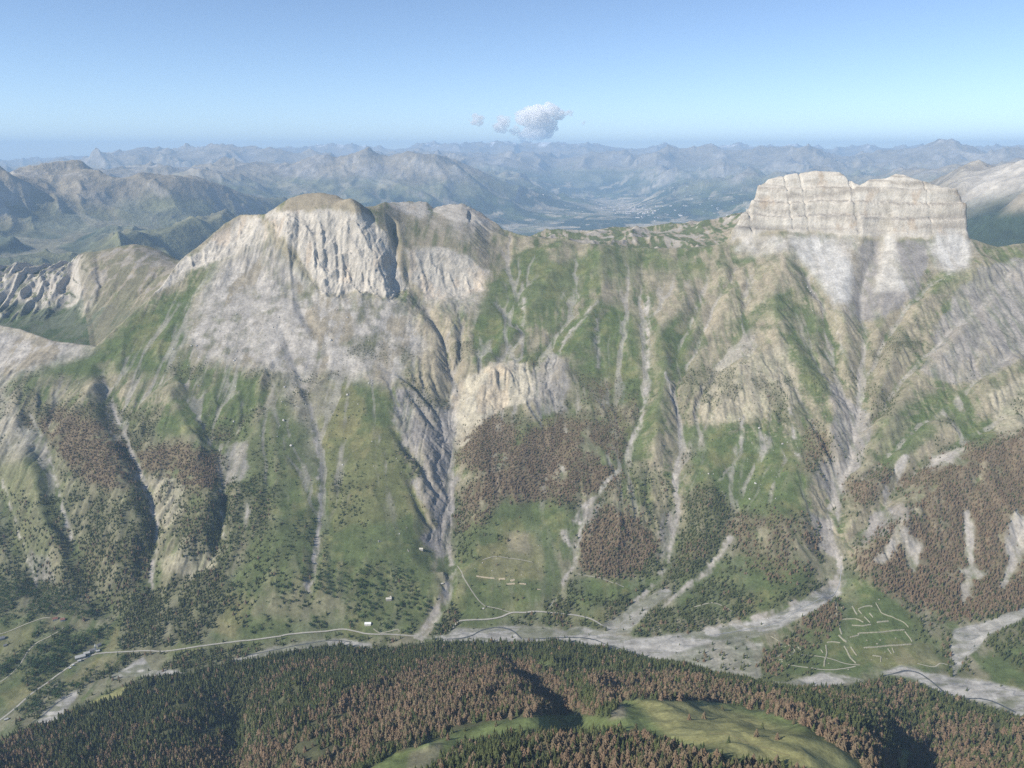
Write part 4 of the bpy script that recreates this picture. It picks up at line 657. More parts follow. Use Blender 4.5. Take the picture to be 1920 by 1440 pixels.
sub_mesh('ridge', rear_m, MT['rock']); sub_mesh('valley_floor', vfm, MT['grass']); sub_mesh('rocky_summit', summ, MT['rock']); sub_mesh('mountain_slope', rest, MT['grass'])
# ------------------------------------------------------------------ things on the land
rnd = np.random.RandomState(11); random.seed(11)
ANGF = (Hh-HCAM)/RR[None, :]; ANGM = np.maximum.accumulate(ANGF, axis=1)
def place(u, v, lo=None):
    x, y = unproj(u, v, lo, ANGF); return x, y, float(polar(Hh, np.array([x]), np.array([y]))[0])
def hz(x, y): return polar(Hh, np.asarray(x, float), np.asarray(y, float))
def mat(name, c, rough=.9, var=.0, sc=1.0, tint=False):
    m = bpy.data.materials.new(name); m.use_nodes = True; t = m.node_tree; N = t.nodes; b = N['Principled BSDF']
    b.inputs['Roughness'].default_value = rough; b.inputs['Specular IOR Level'].default_value = .15
    if tint == 'attr':
        a = N.new('ShaderNodeAttribute'); a.attribute_name = 'tint'; t.links.new(a.outputs['Color'], b.inputs['Base Color']); return m
    if tint == 'object':
        oi = N.new('ShaderNodeObjectInfo'); r = N.new('ShaderNodeValToRGB')
        r.color_ramp.elements[0].color = c[0]+(1,); r.color_ramp.elements[1].color = c[1]+(1,)
        e = r.color_ramp.elements.new(.5); e.color = c[2]+(1,)
        t.links.new(oi.outputs['Random'], r.inputs['Fac']); t.links.new(r.outputs['Color'], b.inputs['Base Color']); return m
    g = N.new('ShaderNodeNewGeometry'); n = N.new('ShaderNodeTexNoise'); n.inputs['Scale'].default_value = 1/sc; n.inputs['Detail'].default_value = 4
    t.links.new(g.outputs['Position'], n.inputs['Vector']); mr = N.new('ShaderNodeMapRange'); mr.inputs['From Min'].default_value = .3; mr.inputs['From Max'].default_value = .7
    mr.inputs['To Min'].default_value = 1-var; mr.inputs['To Max'].default_value = 1+var; t.links.new(n.outputs['Fac'], mr.inputs['Value'])
    vm = N.new('ShaderNodeVectorMath'); vm.operation = 'SCALE'; vm.inputs[0].default_value = c[:3]; t.links.new(mr.outputs[0], vm.inputs['Scale']); t.links.new(vm.outputs[0], b.inputs['Base Color'])
    return m
M_TRUNK = mat('bark', (.12, .09, .065), .95, .2, .5)
LAR = [(.172, .118, .073), (.105, .100, .050), (.195, .145, .095)]
SPR = [(.048, .072, .030), (.072, .090, .034), (.105, .115, .045)]
BRD = [(.060, .110, .035), (.085, .135, .040), (.045, .085, .035)]
M_L = mat('larch_needles', LAR, tint='object'); M_S = mat('spruce_needles', SPR, tint='object'); M_B = mat('green_leaves', BRD, tint='object')
M_ATT = mat('forest_foliage', None, tint='attr')
def raw(name, co, tris, m, parent=None, tint=None):
    me = bpy.data.meshes.new(name); co = np.asarray(co, np.float32); tris = np.asarray(tris, np.int32); k = tris.shape[1]
    me.vertices.add(len(co)); me.vertices.foreach_set('co', co.ravel()); me.loops.add(tris.size); me.loops.foreach_set('vertex_index', tris.ravel())
    me.polygons.add(len(tris)); me.polygons.foreach_set('loop_start', np.arange(0, tris.size, k, dtype=np.int32))
    if tint is not None: a = me.attributes.new('tint', 'FLOAT_COLOR', 'POINT'); a.data.foreach_set('color', tint.astype(np.float32).ravel())
    me.update(calc_edges=True)
    me.polygons.foreach_set('use_smooth', np.zeros(len(tris), bool)); me.materials.append(m)
    o = bpy.data.objects.new(name, me); C.collection.objects.link(o); o.parent = parent
    return o
def conifer(tiers, pts, rad, base, seed, droop=.06, gap=.25):
    """crown of unit height: jagged drooping whorls of branches on a leader"""
    r_ = np.random.RandomState(seed); co, tr = [], []
    for k in range(tiers):
        f = k/(tiers-1.0); zt = base+(1-base)*(f*.86)+.0; top = min(1.0, zt+(1-base)*(.30-.12*f)); rr_ = rad*(1-f)**(.6 if rad > .27 else .8)+.018
        ph = r_.rand()*6.28; c0 = len(co); co.append((r_.normal()*.008, r_.normal()*.008, top))
        for q in range(pts*2):
            a = ph+q*math.pi/pts+r_.normal()*.12; w_ = rr_*(r_.uniform(.75, 1.2) if q % 2 == 0 else r_.uniform(.35, .6))
            co.append((w_*math.cos(a), w_*math.sin(a), zt-(droop if q % 2 == 0 else -gap*.06)+r_.normal()*.012))
        n = pts*2
        for q in range(n): tr.append((c0, c0+1+q, c0+1+(q+1) % n))
    return np.array(co, np.float32), np.array(tr, np.int32)
def leafy(n, seed):
    """rounded crown of unit height made of leaf clumps through its volume"""
    r_ = np.random.RandomState(seed); co, tr = [], []
    lobes = [(r_.normal()*.16, r_.normal()*.16, r_.uniform(.45, .75), r_.uniform(.22, .32)) for _ in range(6)]
    for k in range(n):
        L_ = lobes[r_.randint(6)]; d = r_.normal(size=3); d /= np.linalg.norm(d); p = np.array(L_[:3])+d*L_[3]*r_.uniform(.6, 1.05); p[2] = max(.12, p[2])
        e = r_.normal(size=(3, 3)); c0 = len(co)
        for q in range(3): v_ = e[q]-d*np.dot(e[q], d)*.6; co.append(tuple(p+v_/np.linalg.norm(v_)*.12))
        tr.append((c0, c0+1, c0+2))
    return np.array(co, np.float32), np.array(tr, np.int32)
LARV = [conifer(6, 6, .29, .08, s_, .05) for s_ in (1, 2, 3, 4)]; SPRV = [conifer(7, 6, .26, .05, s_, .07) for s_ in (5, 6, 7, 8)]; BRDV = [leafy(110, s_) for s_ in (9, 10, 11)]
LARF = [conifer(4, 6, .30, .08, s_, .05) for s_ in (21, 22, 23, 24)]; SPRF = [conifer(5, 5, .26, .05, s_, .07) for s_ in (25, 26, 27, 28)]; BRDF = [leafy(60, s_) for s_ in (29, 30, 31)]
def trunk_mesh():
    co, tr = [], []
    for k, (z, r_) in enumerate(((-.06, .022), (.25, .016), (.9, .004))):
        for q in range(6): co.append((r_*math.cos(q*1.047), r_*math.sin(q*1.047), z))
    for k in range(2):
        for q in range(6): tr.append((k*6+q, k*6+(q+1) % 6, k*6+6+(q+1) % 6, k*6+6+q))
    return co, tr
def proto(name, V, m):
    out = []
    for co, tr in V:
        e = bpy.data.objects.new(name, None); C.collection.objects.link(e)
        raw('crown', co, tr, m, e); tc, tt = trunk_mesh(); raw('trunk', tc, tt, M_TRUNK, e); out.append(e)
    return out
PROTO = {'l': proto('larch_tree', LARV, M_L), 's': proto('spruce_tree', SPRV, M_S), 'b': proto('leafy_tree', BRDV, M_B)}
PUSED = {'l': [0]*4, 's': [0]*4, 'b': [0]*3}
def put_tree(kind, x, y, z, h_, label, group=None):
    V = PROTO[kind]; k = random.randrange(len(V)); p = V[k]
    if PUSED[kind][k]:
        o = p.copy(); C.collection.objects.link(o)
        for c in p.children: d = c.copy(); C.collection.objects.link(d); d.parent = o
    else: o = p; PUSED[kind][k] = 1
    o.location = (x, y, z-.3); o.rotation_euler = (0, 0, random.uniform(0, 6.28)); s_ = random.uniform(.9, 1.15); o.scale = (h_*s_, h_*s_, h_)
    o['label'] = label; o['category'] = 'tree'
    if group: o['group'] = group
    elif 'group' in o: del o['group']
    return o
# scatter
sp0 = 7.0
cx, cy = np.meshgrid(np.arange(-2900, 2900, sp0), np.arange(700, 3900, sp0), indexing='ij')
cx = (cx+rnd.uniform(-.48, .48, cx.shape)*sp0).ravel(); cy = (cy+rnd.uniform(-.48, .48, cy.shape)*sp0).ravel()
cr_ = np.hypot(cx, cy); ca = np.degrees(np.arctan2(cx, cy)); k = (np.abs(ca) < 41) & (cr_ > 640); cx, cy, cr_ = cx[k], cy[k], cr_[k]
dn = polar(WOODT.astype(np.float32), cx, cy); br = polar(BROWNT.astype(np.float32), cx, cy); nr_ = polar(nearL.astype(np.float32), cx, cy); cz = hz(cx, cy); tu, tv = project(cx, cy, cz)
GR_ = polar((mk(P_GRASS)*(1-gp)*(1-gl)).astype(np.float32), cx, cy)
lone = (rnd.rand(len(cx)) < .020*GR_*(tv > 780)+.006*(nr_ < .5)*(tv > 700)) & (dn < .4)
wallfield = samp(layer([(1, [(1440, 1130), (1740, 1110), (1780, 1262), (1440, 1280)])], 3), tu, tv)
pk = np.where(nr_ > .5, dn*1.0, dn*.85)
pk = np.where(nr_ > .5, pk*.78, pk)
clr = np.ones(len(cx), bool)              # yards and verges stay open
for bu_, bv_, br_ in ((690, 1172, 24), (729, 1125, 24), (790, 1032, 20), (829, 1096, 12), (712, 1016, 15), (766, 1033, 10), (151, 1234, 30), (163, 1227, 22), (149, 1240, 20), (173, 1222, 30), (182, 1214, 16), (184, 1223, 18), (104, 1163, 22), (118, 1164, 20), (4, 1198, 22), (132, 1254, 12), (138, 1249, 12)):
    x_, y_, z_ = place(bu_, bv_, 4); clr &= np.hypot(cx-x_, (cy-y_+br_*.35)*.8) > br_
for p_ in ([(0, 1350), (33, 1325), (60, 1300), (90, 1280), (125, 1254), (150, 1240), (185, 1226), (225, 1223), (270, 1221), (350, 1216), (480, 1200), (545, 1190), (640, 1182), (692, 1190), (785, 1194)], [(0, 1280), (33, 1252), (67, 1208), (93, 1194), (119, 1176)], [(0, 1190), (43, 1173), (95, 1160)]):
    Q_ = [place(a_, b_, 4)[:2] for a_, b_ in p_]
    for (x1, y1), (x2, y2) in zip(Q_[:-1], Q_[1:]):
        t_ = np.clip(((cx-x1)*(x2-x1)+(cy-y1)*(y2-y1))/((x2-x1)**2+(y2-y1)**2+1e-6), 0, 1); clr &= np.hypot(cx-x1-t_*(x2-x1), cy-y1-t_*(y2-y1)+2) > 8
pk = pk*clr; lone &= clr
k = ((rnd.rand(len(cx)) < pk) & (dn > .12)) | (lone & (wallfield < .5))
cx, cy, cz, cr_, br, nr_, tu, tv, dn, GR_ = [q[k] for q in (cx, cy, cz, cr_, br, nr_, tu, tv, dn, GR_)]
isb = samp(layer([(.85, [(-400, 1090), (60, 1080), (140, 1120), (230, 1180), (230, 1240), (100, 1330), (-400, 1420)]), (.75, [(600, 1000), (820, 1000), (820, 1190), (640, 1196), (450, 1190)]), (.25, [(430, 850), (700, 850), (640, 1000), (430, 1190)])], 3), tu, tv) > rnd.rand(len(cx))
isb &= nr_ < .5
isl = (rnd.rand(len(cx)) < br*.9+.04) & ~isb
kind = np.where(isb, 2, np.where(isl, 0, 1))
hgt = np.where(nr_ > .5, rnd.triangular(9, 19, 27, len(cx)), np.interp(tv, [650, 850, 1050, 1200], [6, 10, 13, 15])*rnd.uniform(.65, 1.25, len(cx)))
hgt = np.where(kind == 2, hgt*.85, hgt); hgt = np.where(dn < .12, hgt*.75, hgt)
# which show from the camera
ai = np.interp(np.arctan2(cx, cy), AZ, _ja).astype(int); ri = np.clip(np.searchsorted(RR, cr_)-2, 0, NR-1)
_, tvt = project(cx, cy, cz+hgt)
shown = (tu > 5) & (tu < 1915) & (tvt < 1432) & (tvt > 0) & ((cz+hgt*.5-HCAM)/cr_ > ANGM[ai, ri])
size_px = hgt/np.hypot(cr_, cz-HCAM)
single = np.zeros(len(cx), bool)
for q in (0, 1, 2):
    s_ = np.where((kind == q) & shown)[0]; single[s_[np.argsort(-size_px[s_])[:300-14*(q == 0)]]] = True
LABT = {'l': ('rust brown larch in the dense wood on the slope below the viewer', 'nearest brown larches of the wood'), 's': ('dark green conifer among the brown larches on the nearest wooded slope', 'nearest green conifers of the wood'), 'b': ('round green leafy tree on the lower meadows near the valley road', 'leafy trees of the valley meadows')}
for q in np.where(single)[0]:
    kk = 'lsb'[kind[q]]; put_tree(kk, cx[q], cy[q], cz[q], hgt[q], LABT[kk][0], LABT[kk][1])
# single trees in the clearings
LONE = [('l', 1292, 1350, 'larch standing alone in the yellow meadow, first from its left end'), ('l', 1320, 1348, 'larch standing alone in the yellow meadow, second from its left end'), ('s', 1366, 1393, 'single dark conifer near the middle of the yellow meadow, on its lower side'), ('s', 1429, 1366, 'single dark conifer in the right half of the yellow meadow close to the wood edge'),
 ('l', 1418, 1381, 'tiny larch just below the lone dark conifer in the yellow meadow'), ('l', 1457, 1387, 'brown larch at the narrow right end of the yellow meadow'), ('l', 1354, 1331, 'dark larch at the upper edge of the yellow meadow, just below the wood'), ('l', 1488, 1358, 'small larch at the meadow edge where the wood slopes down to the right'),
 ('l', 840, 1388, 'brown larch standing alone in the shaded green clearing'), ('l', 787, 1397, 'larch beside the bare grey patch of the green clearing'), ('l', 930, 1362, 'larch at the end of a small tree row in the green clearing'), ('l', 700, 1418, 'larch at the lower left end of the green clearing'), ('l', 958, 1374, 'larch casting a long shadow on the right part of the green clearing'), ('s', 872, 1372, 'dark conifer between two larches in the green clearing')]
for kk, u, v, lb in LONE:
    x, y, z = place(u, v, 0); put_tree(kk, x, y, z, random.uniform(13, 18), lb)
def forest(name, q, V, cols, label_sel):
    s_ = np.where((kind == q) & ~single & label_sel)[0]; cos, trs, tis = [], [], []; off = 0; pick = rnd.randint(0, len(V), len(s_))
    for v_ in range(len(V)):
        t_ = s_[pick == v_]; n = len(t_)
        if not n: continue
        co, tr = V[v_]; a = rnd.uniform(0, 6.28, n); sc = (hgt[t_]*rnd.uniform(.85, 1.2, n))
        X = (co[None, :, 0]*np.cos(a)[:, None]-co[None, :, 1]*np.sin(a)[:, None])*sc[:, None]+cx[t_][:, None]
        Y = (co[None, :, 0]*np.sin(a)[:, None]+co[None, :, 1]*np.cos(a)[:, None])*sc[:, None]+cy[t_][:, None]
        Z = co[None, :, 2]*hgt[t_][:, None]+cz[t_][:, None]-.3
        f = rnd.rand(n); c0, c1, c2 = [np.array(c) for c in cols]; cc = np.where(f[:, None] < .5, c0+(c2-c0)*f[:, None]*2, c2+(c1-c2)*(f[:, None]*2-1))*rnd.uniform(.85, 1.15, n)[:, None]
        cos.append(np.stack([X, Y, Z], -1).reshape(-1, 3)); nv = len(co); trs.append((tr[None]+np.arange(n)[:, None, None]*nv+off).reshape(-1, 3)); off += n*nv
        tis.append(np.repeat(np.concatenate([cc, np.ones((n, 1))], 1), nv, axis=0))
    o = raw(name, np.concatenate(cos), np.concatenate(trs), M_ATT, tint=np.concatenate(tis)); o['kind'] = 'stuff'; return len(s_)
nl = forest('larch_forest', 0, LARF, LAR, nr_ > .5); ns = forest('conifer_forest', 1, SPRF, SPR, nr_ > .5)
ml = forest('larch_wood', 0, LARF, LAR, nr_ <= .5); ms = forest('conifer_wood', 1, SPRF, SPR, nr_ <= .5); mb = forest('leafy_wood', 2, BRDF, BRD, nr_ < 9)
print('TREES', nl, ns, ml, ms, mb, int(single.sum()))
# dwarf shrubs sprinkled on the high slopes and screes
sx_, sy_ = rnd.uniform(-2600, 2600, 60000), rnd.uniform(2300, 3900, 60000); sz_ = hz(sx_, sy_); su, sv_ = project(sx_, sy_, sz_)
sd_ = samp(layer([(.35, [(380, 560), (780, 580), (840, 720), (760, 760), (340, 700)]), (.9, [(630, 690), (640, 640), (700, 625), (730, 660), (700, 700)]), (.7, [(720, 690), (830, 700), (840, 750), (740, 720)]), (.3, [(380, 760), (620, 720), (620, 820), (300, 840)]), (.35, [(1300, 640), (1920, 540), (1920, 800), (1300, 820)]), (.12, [(440, 820), (820, 820), (820, 1150), (440, 1150)]), (.5, [(-60, 840), (120, 880), (120, 1080), (-60, 1080)]), (.4, [(60, 690), (300, 700), (300, 800), (60, 790)])], 4), su, sv_)*(samp(layer(P_ROCK), su, sv_) < .3)
sd_ = sd_*sstep(.0, .3, fbm(sx_, sy_, 70, 3, 161)+.08)
k = rnd.rand(len(sx_)) < sd_*.5; sx_, sy_, sz_ = sx_[k], sy_[k], sz_[k]; n = len(sx_); co, tr = leafy(26, 77)
s3 = rnd.uniform(2.2, 6.5, n); C0 = np.stack([co[None, :, 0]*s3[:, None]*1.6+sx_[:, None], co[None, :, 1]*s3[:, None]*1.6+sy_[:, None], co[None, :, 2]*s3[:, None]*.8+sz_[:, None]-.3], -1).reshape(-1, 3)
ti = np.repeat(np.stack([rnd.uniform(.035, .07, n), rnd.uniform(.065, .10, n), rnd.uniform(.03, .045, n), np.ones(n)], 1), len(co), axis=0)
o = raw('dwarf_pine_scrub', C0, (tr[None]+np.arange(n)[:, None, None]*len(co)).reshape(-1, 3), M_ATT, tint=ti); o['kind'] = 'stuff'; print('SHRUBS', n)

# boulders
M_ROCK = mat('boulder_rock', (.50, .48, .45), .95, .15, 2.0)
def rockmesh(seed):
    r_ = np.random.RandomState(seed); co, tr = [], []; n1, n2 = 7, 4
    for i in range(n2+1):
        t = math.pi*i/n2
        for j in range(n1): a = 6.283*j/n1+i*.3; q = r_.uniform(.72, 1.15); co.append((q*math.sin(t)*math.cos(a)*.9, q*math.sin(t)*math.sin(a)*.7, .25+q*.62*math.cos(t)))
    for i in range(n2):
        for j in range(n1): a, b = i*n1+j, i*n1+(j+1) % n1; tr += [(a, a+n1, b+n1), (a, b+n1, b)]
    return np.array(co), np.array(tr)
RK = [rockmesh(s_) for s_ in (1, 2, 3, 4)]
bx, by = rnd.uniform(-2500, 2900, 40000), rnd.uniform(2050, 4300, 40000); bz = hz(bx, by); bu, bv = project(bx, by, bz)
bd = samp(layer([(.5, [(350, 600), (560, 560), (780, 600), (780, 700), (600, 740), (340, 720)]), (.35, [(380, 700), (640, 700), (640, 860), (420, 830)]), (.9, [(500, 700), (620, 690), (610, 760), (520, 740)]), (.15, [(600, 720), (760, 760), (780, 1000), (600, 1000)]), (.8, [(1505, 520), (1560, 500), (1570, 600), (1510, 600)]), (.6, [(1740, 500), (1830, 500), (1830, 530), (1740, 540)]), (.7, [(0, 630), (70, 640), (60, 690), (-20, 700)]), (.9, [(330, 655), (380, 655), (380, 690), (340, 690)]), (.5, [(130, 720), (160, 715), (160, 740), (130, 750)]), (.25, [(880, 1020), (1060, 1020), (1060, 1150), (880, 1150)]), (.3, [(1300, 780), (1500, 780), (1480, 960), (1300, 960)]), (.3, [(1440, 1140), (1740, 1140), (1700, 1280), (1440, 1280)])], 3), bu, bv)
k = rnd.rand(len(bx)) < bd*.26; bx, by, bz = bx[k], by[k], bz[k]; n = len(bx); bs = rnd.uniform(1.2, 2.6, n)+rnd.pareto(2.6, n)*1.6; bs = np.clip(bs, 1, 9)
o_ = np.argsort(-bs/np.hypot(bx, by)); RP = []
for co, tr in RK:
    me = raw('boulder', co, tr, M_ROCK); RP.append(me)
for q in range(min(240, n)):
    p = RP[q % 4]; b = p if q < 4 else p.copy()
    if q >= 4: C.collection.objects.link(b)
    i_ = o_[q]; s_ = float(bs[i_]); b.location = (float(bx[i_]), float(by[i_]), float(bz[i_])-.1*s_); b.scale = (s_, s_*random.uniform(.8, 1.1), s_*random.uniform(.7, 1.1)); b.rotation_euler = (random.uniform(-.3, .3), random.uniform(-.3, .3), random.uniform(0, 6.28))
    b['label'] = 'big pale boulder fallen on the scree and grass below the cliffs'; b['category'] = 'boulder'; b['group'] = 'pale boulders below the cliffs'
rest_ = o_[240:]; co, tr = RK[0]; m_ = len(rest_)
if m_:
    a = rnd.uniform(0, 6.28, m_); s3 = bs[rest_]; X = (co[None, :, 0]*np.cos(a)[:, None]-co[None, :, 1]*np.sin(a)[:, None])*s3[:, None]+bx[rest_][:, None]; Y = (co[None, :, 0]*np.sin(a)[:, None]+co[None, :, 1]*np.cos(a)[:, None])*s3[:, None]+by[rest_][:, None]
    o = raw('scattered_rocks', np.stack([X, Y, co[None, :, 2]*s3[:, None]+bz[rest_][:, None]-.1], -1).reshape(-1, 3), (tr[None]+np.arange(m_)[:, None, None]*len(co)).reshape(-1, 3), M_ROCK); o['kind'] = 'stuff'
print('ROCKS', n)

# ribbons on the ground: roads, paths, streams
def dens(pts, step, lo=4):
    P = [place(u, v, lo)[:2] for u, v in pts]; Q = []
    for k in range(len(P)-1):
        p0, p1, p2, p3 = P[max(k-1, 0)], P[k], P[k+1], P[min(k+2, len(P)-1)]; n = max(1, int(math.dist(p1, p2)/step))
        for i in range(n):
            t = i/n; Q.append(tuple(.5*((2*p1[d])+(-p0[d]+p2[d])*t+(2*p0[d]-5*p1[d]+4*p2[d]-p3[d])*t*t+(-p0[d]+3*p1[d]-3*p2[d]+p3[d])*t**3) for d in (0, 1)))
    Q.append(P[-1]); return np.array(Q)
def ribbon(name, pts, wd, m, lift=.35, lo=4, jag=.0):
    Q = dens(pts, 4.0, lo); T = np.gradient(Q, axis=0); T /= np.linalg.norm(T, axis=1)[:, None]+1e-9; Nn = np.stack([-T[:, 1], T[:, 0]], 1); n = len(Q); rows = []
    ww = wd*(1+jag*fbm(np.arange(n)*4.0, np.zeros(n), 25, 3, 171))
    offs = (-.5, -.25, 0, .25, .5); Zs = [hz(Q[:, 0]+Nn[:, 0]*ww*f, Q[:, 1]+Nn[:, 1]*ww*f) for f in offs]; Zm = np.max(Zs, axis=0)
    for f, z_ in zip(offs, Zs): rows.append(np.stack([Q[:, 0]+Nn[:, 0]*ww*f, Q[:, 1]+Nn[:, 1]*ww*f, .3*z_+.7*Zm+lift-abs(f)*.1], 1))
    V = np.stack(rows, 1).reshape(-1, 3); fcs = [(i*5+j, (i+1)*5+j, (i+1)*5+j+1, i*5+j+1) for i in range(n-1) for j in range(4)]
    o = raw(name, V, fcs, m); o['kind'] = 'structure'; return o
M_ROAD = mat('dirt_road', (.36, .345, .30), .95, .08, 6); M_PATH = mat('stony_path', (.36, .34, .27), .95, .1, 4); M_WAT = mat('stream_water', (.085, .095, .10), .25, .2, 10)
ribbon('road', [(-60, 1392), (0, 1350), (33, 1325), (60, 1300), (90, 1280), (125, 1254), (150, 1240), (170, 1230), (185, 1226), (225, 1223), (270, 1221), (310, 1222), (350, 1216), (420, 1207), (480, 1200), (520, 1195), (545, 1190), (600, 1185), (640, 1182), (665, 1184), (692, 1190), (740, 1191), (785, 1194)], 5.5, M_ROAD)
ribbon('road', [(842, 1184), (852, 1174), (862, 1166), (890, 1163), (920, 1162), (940, 1158), (960, 1150), (985, 1149), (1007, 1148), (1057, 1152), (1085, 1155), (1107, 1161), (1130, 1174)], 6.0, M_ROAD)
for p in ([(-60, 1310), (0, 1280), (33, 1252), (50, 1225), (67, 1208), (93, 1194), (115, 1182), (119, 1176)], [(-60, 1208), (0, 1190), (43, 1173), (77, 1161), (95, 1160)], [(1083, 1077), (1110, 1082), (1133, 1087), (1155, 1094), (1170, 1101)], [(858, 1062), (870, 1085), (882, 1105), (898, 1128), (910, 1138)], [(866, 1080), (880, 1102)], [(910, 1138), (935, 1142), (958, 1150)], [(1502, 1228), (1531, 1231), (1559, 1236), (1587, 1245), (1612, 1247)],
          [(1473, 1246), (1497, 1250), (1522, 1253), (1539, 1256), (1569, 1256), (1604, 1250)], [(1720, 1245), (1750, 1251), (1765, 1244), (1790, 1253)], [(1360, 1160), (1385, 1170), (1408, 1178)], [(700, 1180), (715, 1188), (745, 1181), (748, 1186)], [(905, 1050), (930, 1045), (970, 1050), (1000, 1056)], [(1300, 1140), (1340, 1132), (1380, 1150)]):
    ribbon('path', p, 3.4, M_PATH)
ribbon('path', [(1330, 1376), (1380, 1384), (1430, 1402), (1480, 1418)], 2.2, mat('worn_grass', (.22, .20, .10), .95, .1, 4), lo=0)
for p, w_ in (([(838, 1199), (865, 1197), (885, 1192), (900, 1184), (918, 1179), (938, 1177), (958, 1182), (972, 1192), (978, 1198)], 5), ([(990, 1199), (1035, 1196), (1060, 1196), (1090, 1196), (1115, 1200), (1140, 1210), (1165, 1217)], 4.5), ([(1655, 1268), (1675, 1264), (1700, 1258), (1722, 1263), (1742, 1275), (1760, 1290), (1785, 1308), (1810, 1310), (1845, 1312), (1875, 1322), (1905, 1336)], 5),
              ([(60, 1356), (85, 1338), (108, 1318), (135, 1303)], 4), ([(440, 1233), (500, 1222), (560, 1210), (620, 1201), (660, 1204)], 3.5)):
    ribbon('stream', p, w_, M_WAT, .3, 3, .4)
for p in ([(1330, 1192), (1400, 1180), (1450, 1170), (1500, 1143), (1545, 1120), (1572, 1100), (1577, 1060)],): ribbon('stream', p, 2.5, mat('shallow_water', (.26, .27, .27), .4, .2, 10), .3, 4, .5)

# stone walls
M_WALL = mat('dry_stone', (.28, .27, .20), .95, .18, 1.5)
def wall(pts, wd, h_, label, group=None, m=None, lo=5):
    Q = dens(pts, 2.2, lo); n = len(Q); T = np.gradient(Q, axis=0); T /= np.linalg.norm(T, axis=1)[:, None]+1e-9; Nn = np.stack([-T[:, 1], T[:, 0]], 1); V = []
    prof = ((-.5, -.8), (-.42, .55), (-.15, 1.0), (.18, .95), (.42, .5), (.5, -.8))
    for i in range(n):
        e = .35 if i in (0, n-1) else 1.0
        for f, hh in prof:
            ww = wd*random.uniform(.75, 1.2)*e; x = Q[i, 0]+Nn[i, 0]*f*ww; y = Q[i, 1]+Nn[i, 1]*f*ww; V.append((x, y, float(hz([x], [y])[0])+(hh*h_*random.uniform(.7, 1.25)*e if hh > 0 else hh)))
    fcs = [(i*6+j, i*6+j+1, i*6+7+j, i*6+6+j) for i in range(n-1) for j in range(5)]
    o = raw('stone_wall', V, fcs, m or M_WALL); o['label'] = label; o['category'] = 'stone wall'
    if group: o['group'] = group
    return o
def zp(L_): return [(1400+a/5.333, 1080+b/5.333) for a, b in L_]
WALLS = [([(875, 235), (900, 320), (905, 430), (925, 510), (950, 590)], 'long upper stretch of the thick stone wall on the left side of the walled fields', 5.5), ([(920, 590), (955, 630), (1000, 670)], 'thick short stone wall in the middle of the walled fields', 8), ([(975, 700), (1005, 760), (1040, 820), (1095, 880)], 'stone wall slanting down to the footpath junction', 5.5), ([(1040, 710), (1070, 755), (1100, 800)], 'short stone wall beside the slanting one above the path junction', 5),
 ([(940, 435), (1060, 430), (1120, 440), (1170, 470)], 'curved stone wall across the upper left walled fields', 4.5), ([(1050, 495), (1150, 500), (1245, 490)], 'straight stone wall just below the curved one', 4.5), ([(1300, 470), (1360, 458), (1420, 450)], 'thick bit of stone wall between two dark trees', 6), ([(1030, 615), (1120, 595), (1125, 578), (1300, 565), (1450, 552), (1580, 540)], 'long stepped stone wall across the centre of the walled fields', 5),
 ([(1580, 560), (1620, 610), (1655, 660)], 'stone wall slanting down at the right edge of the walled fields', 4), ([(1170, 720), (1300, 715), (1400, 705), (1520, 693), (1650, 685)], 'lowest long straight stone wall of the walled fields', 5.5), ([(1290, 270), (1330, 345), (1360, 380), (1470, 420), (1560, 460), (1620, 520)], 'thin stone wall winding down the upper right of the walled fields', 3), ([(1115, 330), (1170, 312), (1230, 300), (1260, 310)], 'topmost stone wall of the walled fields', 4.5),
 ([(1055, 305), (1080, 350), (1105, 390)], 'short steep stone wall at the upper left of the fields', 4.5), ([(1115, 340), (1150, 385)], 'stub of stone wall hanging from the topmost one', 4), ([(1225, 375), (1265, 420)], 'small free standing stone wall under the topmost one', 4), ([(1175, 410), (1235, 470)], 'short stone wall meeting the end of the curved one', 4), ([(800, 665), (870, 662), (940, 672)], 'short level stone wall left of the thick middle one', 5), ([(790, 690), (800, 780), (780, 850), (775, 910)], 'wobbly stone wall running down left of the green paddock', 5),
 ([(1255, 800), (1300, 803), (1340, 808)], 'top side of the ruined square enclosure', 5), ([(1343, 812), (1340, 865)], 'right side of the ruined square enclosure', 4), ([(1410, 725), (1450, 785)], 'left one of two short parallel walls under the lowest long wall', 3.5), ([(1455, 725), (1475, 775)], 'right one of two short parallel walls under the lowest long wall', 4), ([(240, 610), (320, 655)], 'thin stone wall near the gravel bed on the far left of the fields', 3), ([(415, 690), (480, 750), (430, 800)], 'bent stone wall among the larches on the left', 4.5),
 ([(510, 710), (545, 745)], 'tiny stone wall right of the bent one', 4.5), ([(310, 810), (360, 780)], 'stone heap wall left of the bent one', 5), ([(160, 910), (240, 920)], 'lowest stone wall near the river on the far left of the fields', 4), ([(340, 930), (335, 965), (350, 1000)], 'short stone wall running down to the river gravel', 4), ([(170, 860), (210, 870)], 'faint stone wall at the left end of the fields', 3.5), ([(310, 850), (365, 840)], 'small stone wall under the larches at the left', 4),
 ([(740, 740), (765, 775)], 'tiny stone wall above the upper footpath', 3.5), ([(850, 400), (825, 470), (820, 550)], 'overgrown stone wall left of the thick upper one', 3)]
for p, lb, wd in WALLS: wall(zp(p), wd*.95, 2.0, lb)
M_BANK = mat('bare_bank', (.42, .36, .25), .95, .12, 3)
